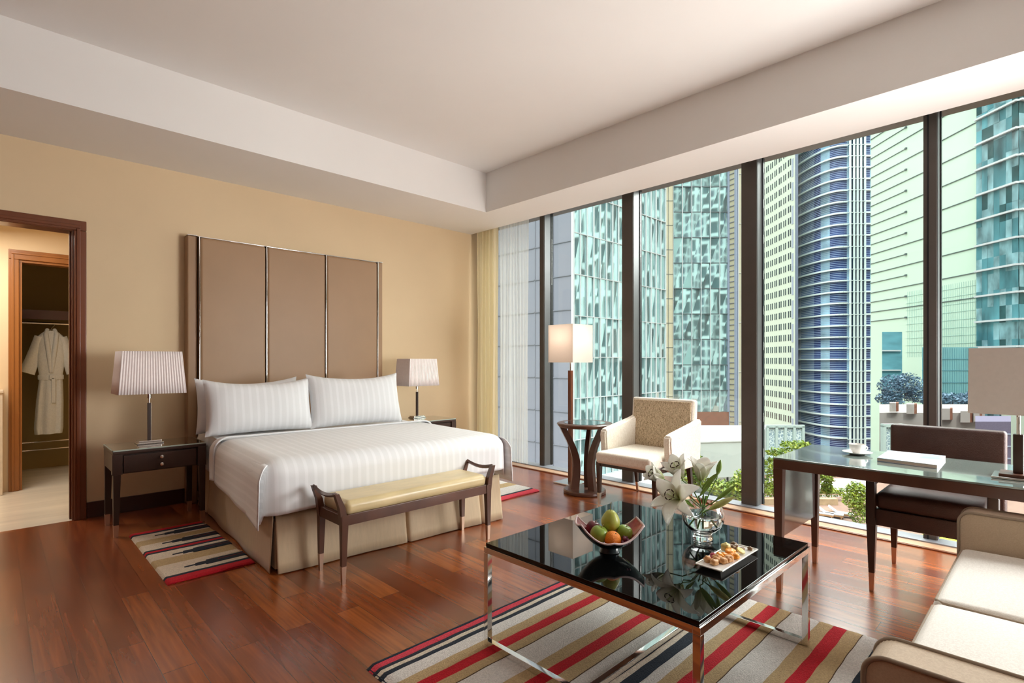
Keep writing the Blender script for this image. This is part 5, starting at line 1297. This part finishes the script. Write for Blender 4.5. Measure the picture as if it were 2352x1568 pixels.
def foliage(mb, c, sc, n_, size, rr):
    for _ in range(n_):
        v = Vector((rr.gauss(0, 1), rr.gauss(0, 1), rr.gauss(0, 1))).normalized() * (rr.random() ** .35)
        p = Vector(c) + Vector((v.x * sc[0], v.y * sc[1], v.z * sc[2])); a = Vector((rr.gauss(0, 1), rr.gauss(0, 1), rr.gauss(0, .6))).normalized(); b = a.orthogonal().normalized()
        q_ = Matrix.Rotation(rr.uniform(0, 6), 3, a) @ b; s = size * rr.uniform(.6, 1.3)
        mb.bm.faces.new([mb.bm.verts.new(p + w__) for w__ in (-a * s, q_ * s * .45, a * s, -q_ * s * .45)])
def tree(label, px, d, blobs, trunk=True, m='lf_g', n_=420, size=.16, name='tree', seed=1, group=None, base=GZ):
    rr = random.Random(seed); P = at(px, d, base); t = thing(name, label, 'tree' if name == 'tree' else 'shrub', tuple(P), group=group)
    g = MB()
    for (bx, y_, w_, h_) in blobs:
        c = at(bx, d, zat(y_, d)); r_ = w_ / F_PX * d / 2; hh = h_ / F_PX * d / 2
        foliage(g, c, (r_, r_, hh), n_, size, rr)
    o = g.build('foliage', M[m], t, smooth=0)
    if trunk:
        top = at(blobs[0][0], d, zat(blobs[0][1], d)); g = MB().tube([P, P.lerp(top, .5) + Vector((.15, .1, 0)), top], [.16, .11, .05], 8)
        for (bx, y_, w_, h_) in blobs[1:]: g.tube([P.lerp(top, .6), at(bx, d, zat(y_, d))], [.07, .03], 6)
        g.build('trunk', M['bark'], t)
    return t
tree('yellow green shrub rising behind the armchair seat', 1585, 36, [(1590, 1062, 60, 40), (1580, 1085, 55, 40), (1600, 1100, 50, 40)], seed=3, n_=420)
tree('broad green shrub beside the thick brown window mullion', 1712, 40, [(1715, 1100, 70, 48), (1690, 1125, 60, 50), (1730, 1130, 50, 60), (1655, 1120, 60, 40)], seed=4)
tree('flat topped tree spreading its branches beside the desk corner', 1800, 34, [(1830, 1022, 70, 20), (1800, 1040, 78, 22), (1772, 1075, 50, 50), (1772, 1115, 45, 50), (1895, 1098, 36, 34), (1900, 1122, 26, 26), (1815, 1070, 70, 50)], seed=5, n_=300, size=.13)
tree('dense round green bush under the desk', 1958, 43, [(1966, 1124, 44, 36), (1958, 1148, 44, 40), (1972, 1176, 44, 50), (1984, 1142, 44, 60)], seed=6, n_=500, size=.13, name='bush', trunk=False)
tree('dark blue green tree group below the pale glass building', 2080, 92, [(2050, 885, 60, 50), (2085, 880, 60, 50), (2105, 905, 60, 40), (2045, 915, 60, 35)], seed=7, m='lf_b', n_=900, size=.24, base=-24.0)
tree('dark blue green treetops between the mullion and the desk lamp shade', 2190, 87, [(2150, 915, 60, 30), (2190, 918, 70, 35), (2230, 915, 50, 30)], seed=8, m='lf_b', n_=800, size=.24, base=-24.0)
tree('small dark green shrub on the terrace behind the round table', 1335, 17, [(1330, 1040, 30, 60), (1338, 1075, 30, 50)], seed=9, m='lf_d', n_=260, size=.05, name='shrub', trunk=False, base=-3.76) if False else None
g = MB(); rr = random.Random(5)
for k in range(40): p = at(1757 + 4.6 * k, 50.7); foliage(g, (p.x, p.y, GZ + .75), (.35, .35, .45), 60, .12, rr)
o = g.build('hedge', M['lf_g'], smooth=0); tag(o, 'clipped yellow green hedge running behind the sun loungers', 'hedge')
o = MB().prism([(p.x, p.y) for p in (at(2120, 36), at(2240, 34), at(2240, 43), at(2120, 43))], GZ, GZ + .05).build('lawn', leaf_mat('bright_lawn', (.40, .60, .02), (.50, .70, .03)), smooth=0); tag(o, 'bright green lawn patch seen under the desk chair', 'lawn')
o = MB().prism([(p.x, p.y) for p in (at(1700, 52), at(2010, 52), at(2010, 60), at(1700, 60))], GZ, GZ + .04).build('pale_road', M['terrace'], smooth=0); struct(o); o.name = 'road'
fn_ = thing('garden_fence', 'pale pink slatted fence beyond the road and hedge', 'fence', tuple(at(1930, 61, GZ)))
for k in range(26): p = at(1870 + 6 * k, 61); MB().box((p.x - .06, p.y - .06, GZ), (p.x + .06, p.y + .06, GZ + 2.6)).build('slat', M['roofpale'], fn_, smooth=0)
a_, b_ = at(1868, 61), at(2022, 61); MB().tube([(a_.x, a_.y, GZ + 2.6), (b_.x, b_.y, GZ + 2.6)], .08, 6).build('rail', M['brick'], fn_)
wl = thing('terrace_wall', 'low sandstone retaining wall with railing behind the sun loungers', 'wall', tuple(at(1880, 48.5, GZ)))
M['sand'] = mat('sandstone', (.50, .36, .22), .8, vary=.25, scale=1.5)
a_, b_ = at(1757, 49), at(1925, 49); MB().prism([(a_.x, a_.y), (b_.x, b_.y), (b_.x + .4, b_.y + .4), (a_.x + .4, a_.y + .4)], GZ, GZ + .55).build('body', M['sand'], wl, smooth=0)
rl = MB(); c_ = at(1952, 45.2)
rl.tube([(a_.x, a_.y, GZ + 1.0), (b_.x, b_.y, GZ + 1.0), (c_.x, c_.y, GZ + .9), (c_.x, c_.y, GZ)], .03, 6)
rl.build('railing', M['brass'], wl)
M['cushion'] = mat('white_lounger_cushion', (.70, .72, .76), .8); M['teak'] = mat('teak', (.50, .26, .11), .6, vary=.2)
def lounger(px, py, label):
    d = F_PX * (EYE - GZ) / (py - 828); P = at(px, d, GZ); a = math.atan2(FY, FX) + 0.95
    t = thing('sun_lounger', label, 'sun lounger', tuple(P), a, group='sun loungers on the pool terrace')
    MB().box((-1.0, -.33, .18), (.95, .33, .30), .01).build('frame', M['teak'], t, local=True)
    for sx_ in (-.85, .8):
        for sy_ in (-.28, .28): MB().box((sx_ - .04, sy_ - .04, 0), (sx_ + .04, sy_ + .04, .18)).build('leg', M['teak'], t, local=True)
    MB().box((-1.0, -.30, .305), (.35, .30, .38), .02).build('mattress', M['cushion'], t, local=True)
    g = MB().box((.0, -.30, 0), (.75, .30, .08), .02); g.xform(Matrix.Translation((.35, 0, .33)) @ Matrix.Rotation(-.6, 4, 'Y')); g.build('backrest', M['cushion'], t, local=True)
lounger(1884, 1186, 'teak sun lounger partly behind the desk side panel, end of the row of three')
lounger(1906, 1187, 'teak sun lounger with pale cushion in the middle of the row of three')
lounger(1932, 1186, 'teak sun lounger with blue white cushion next to the round bush')
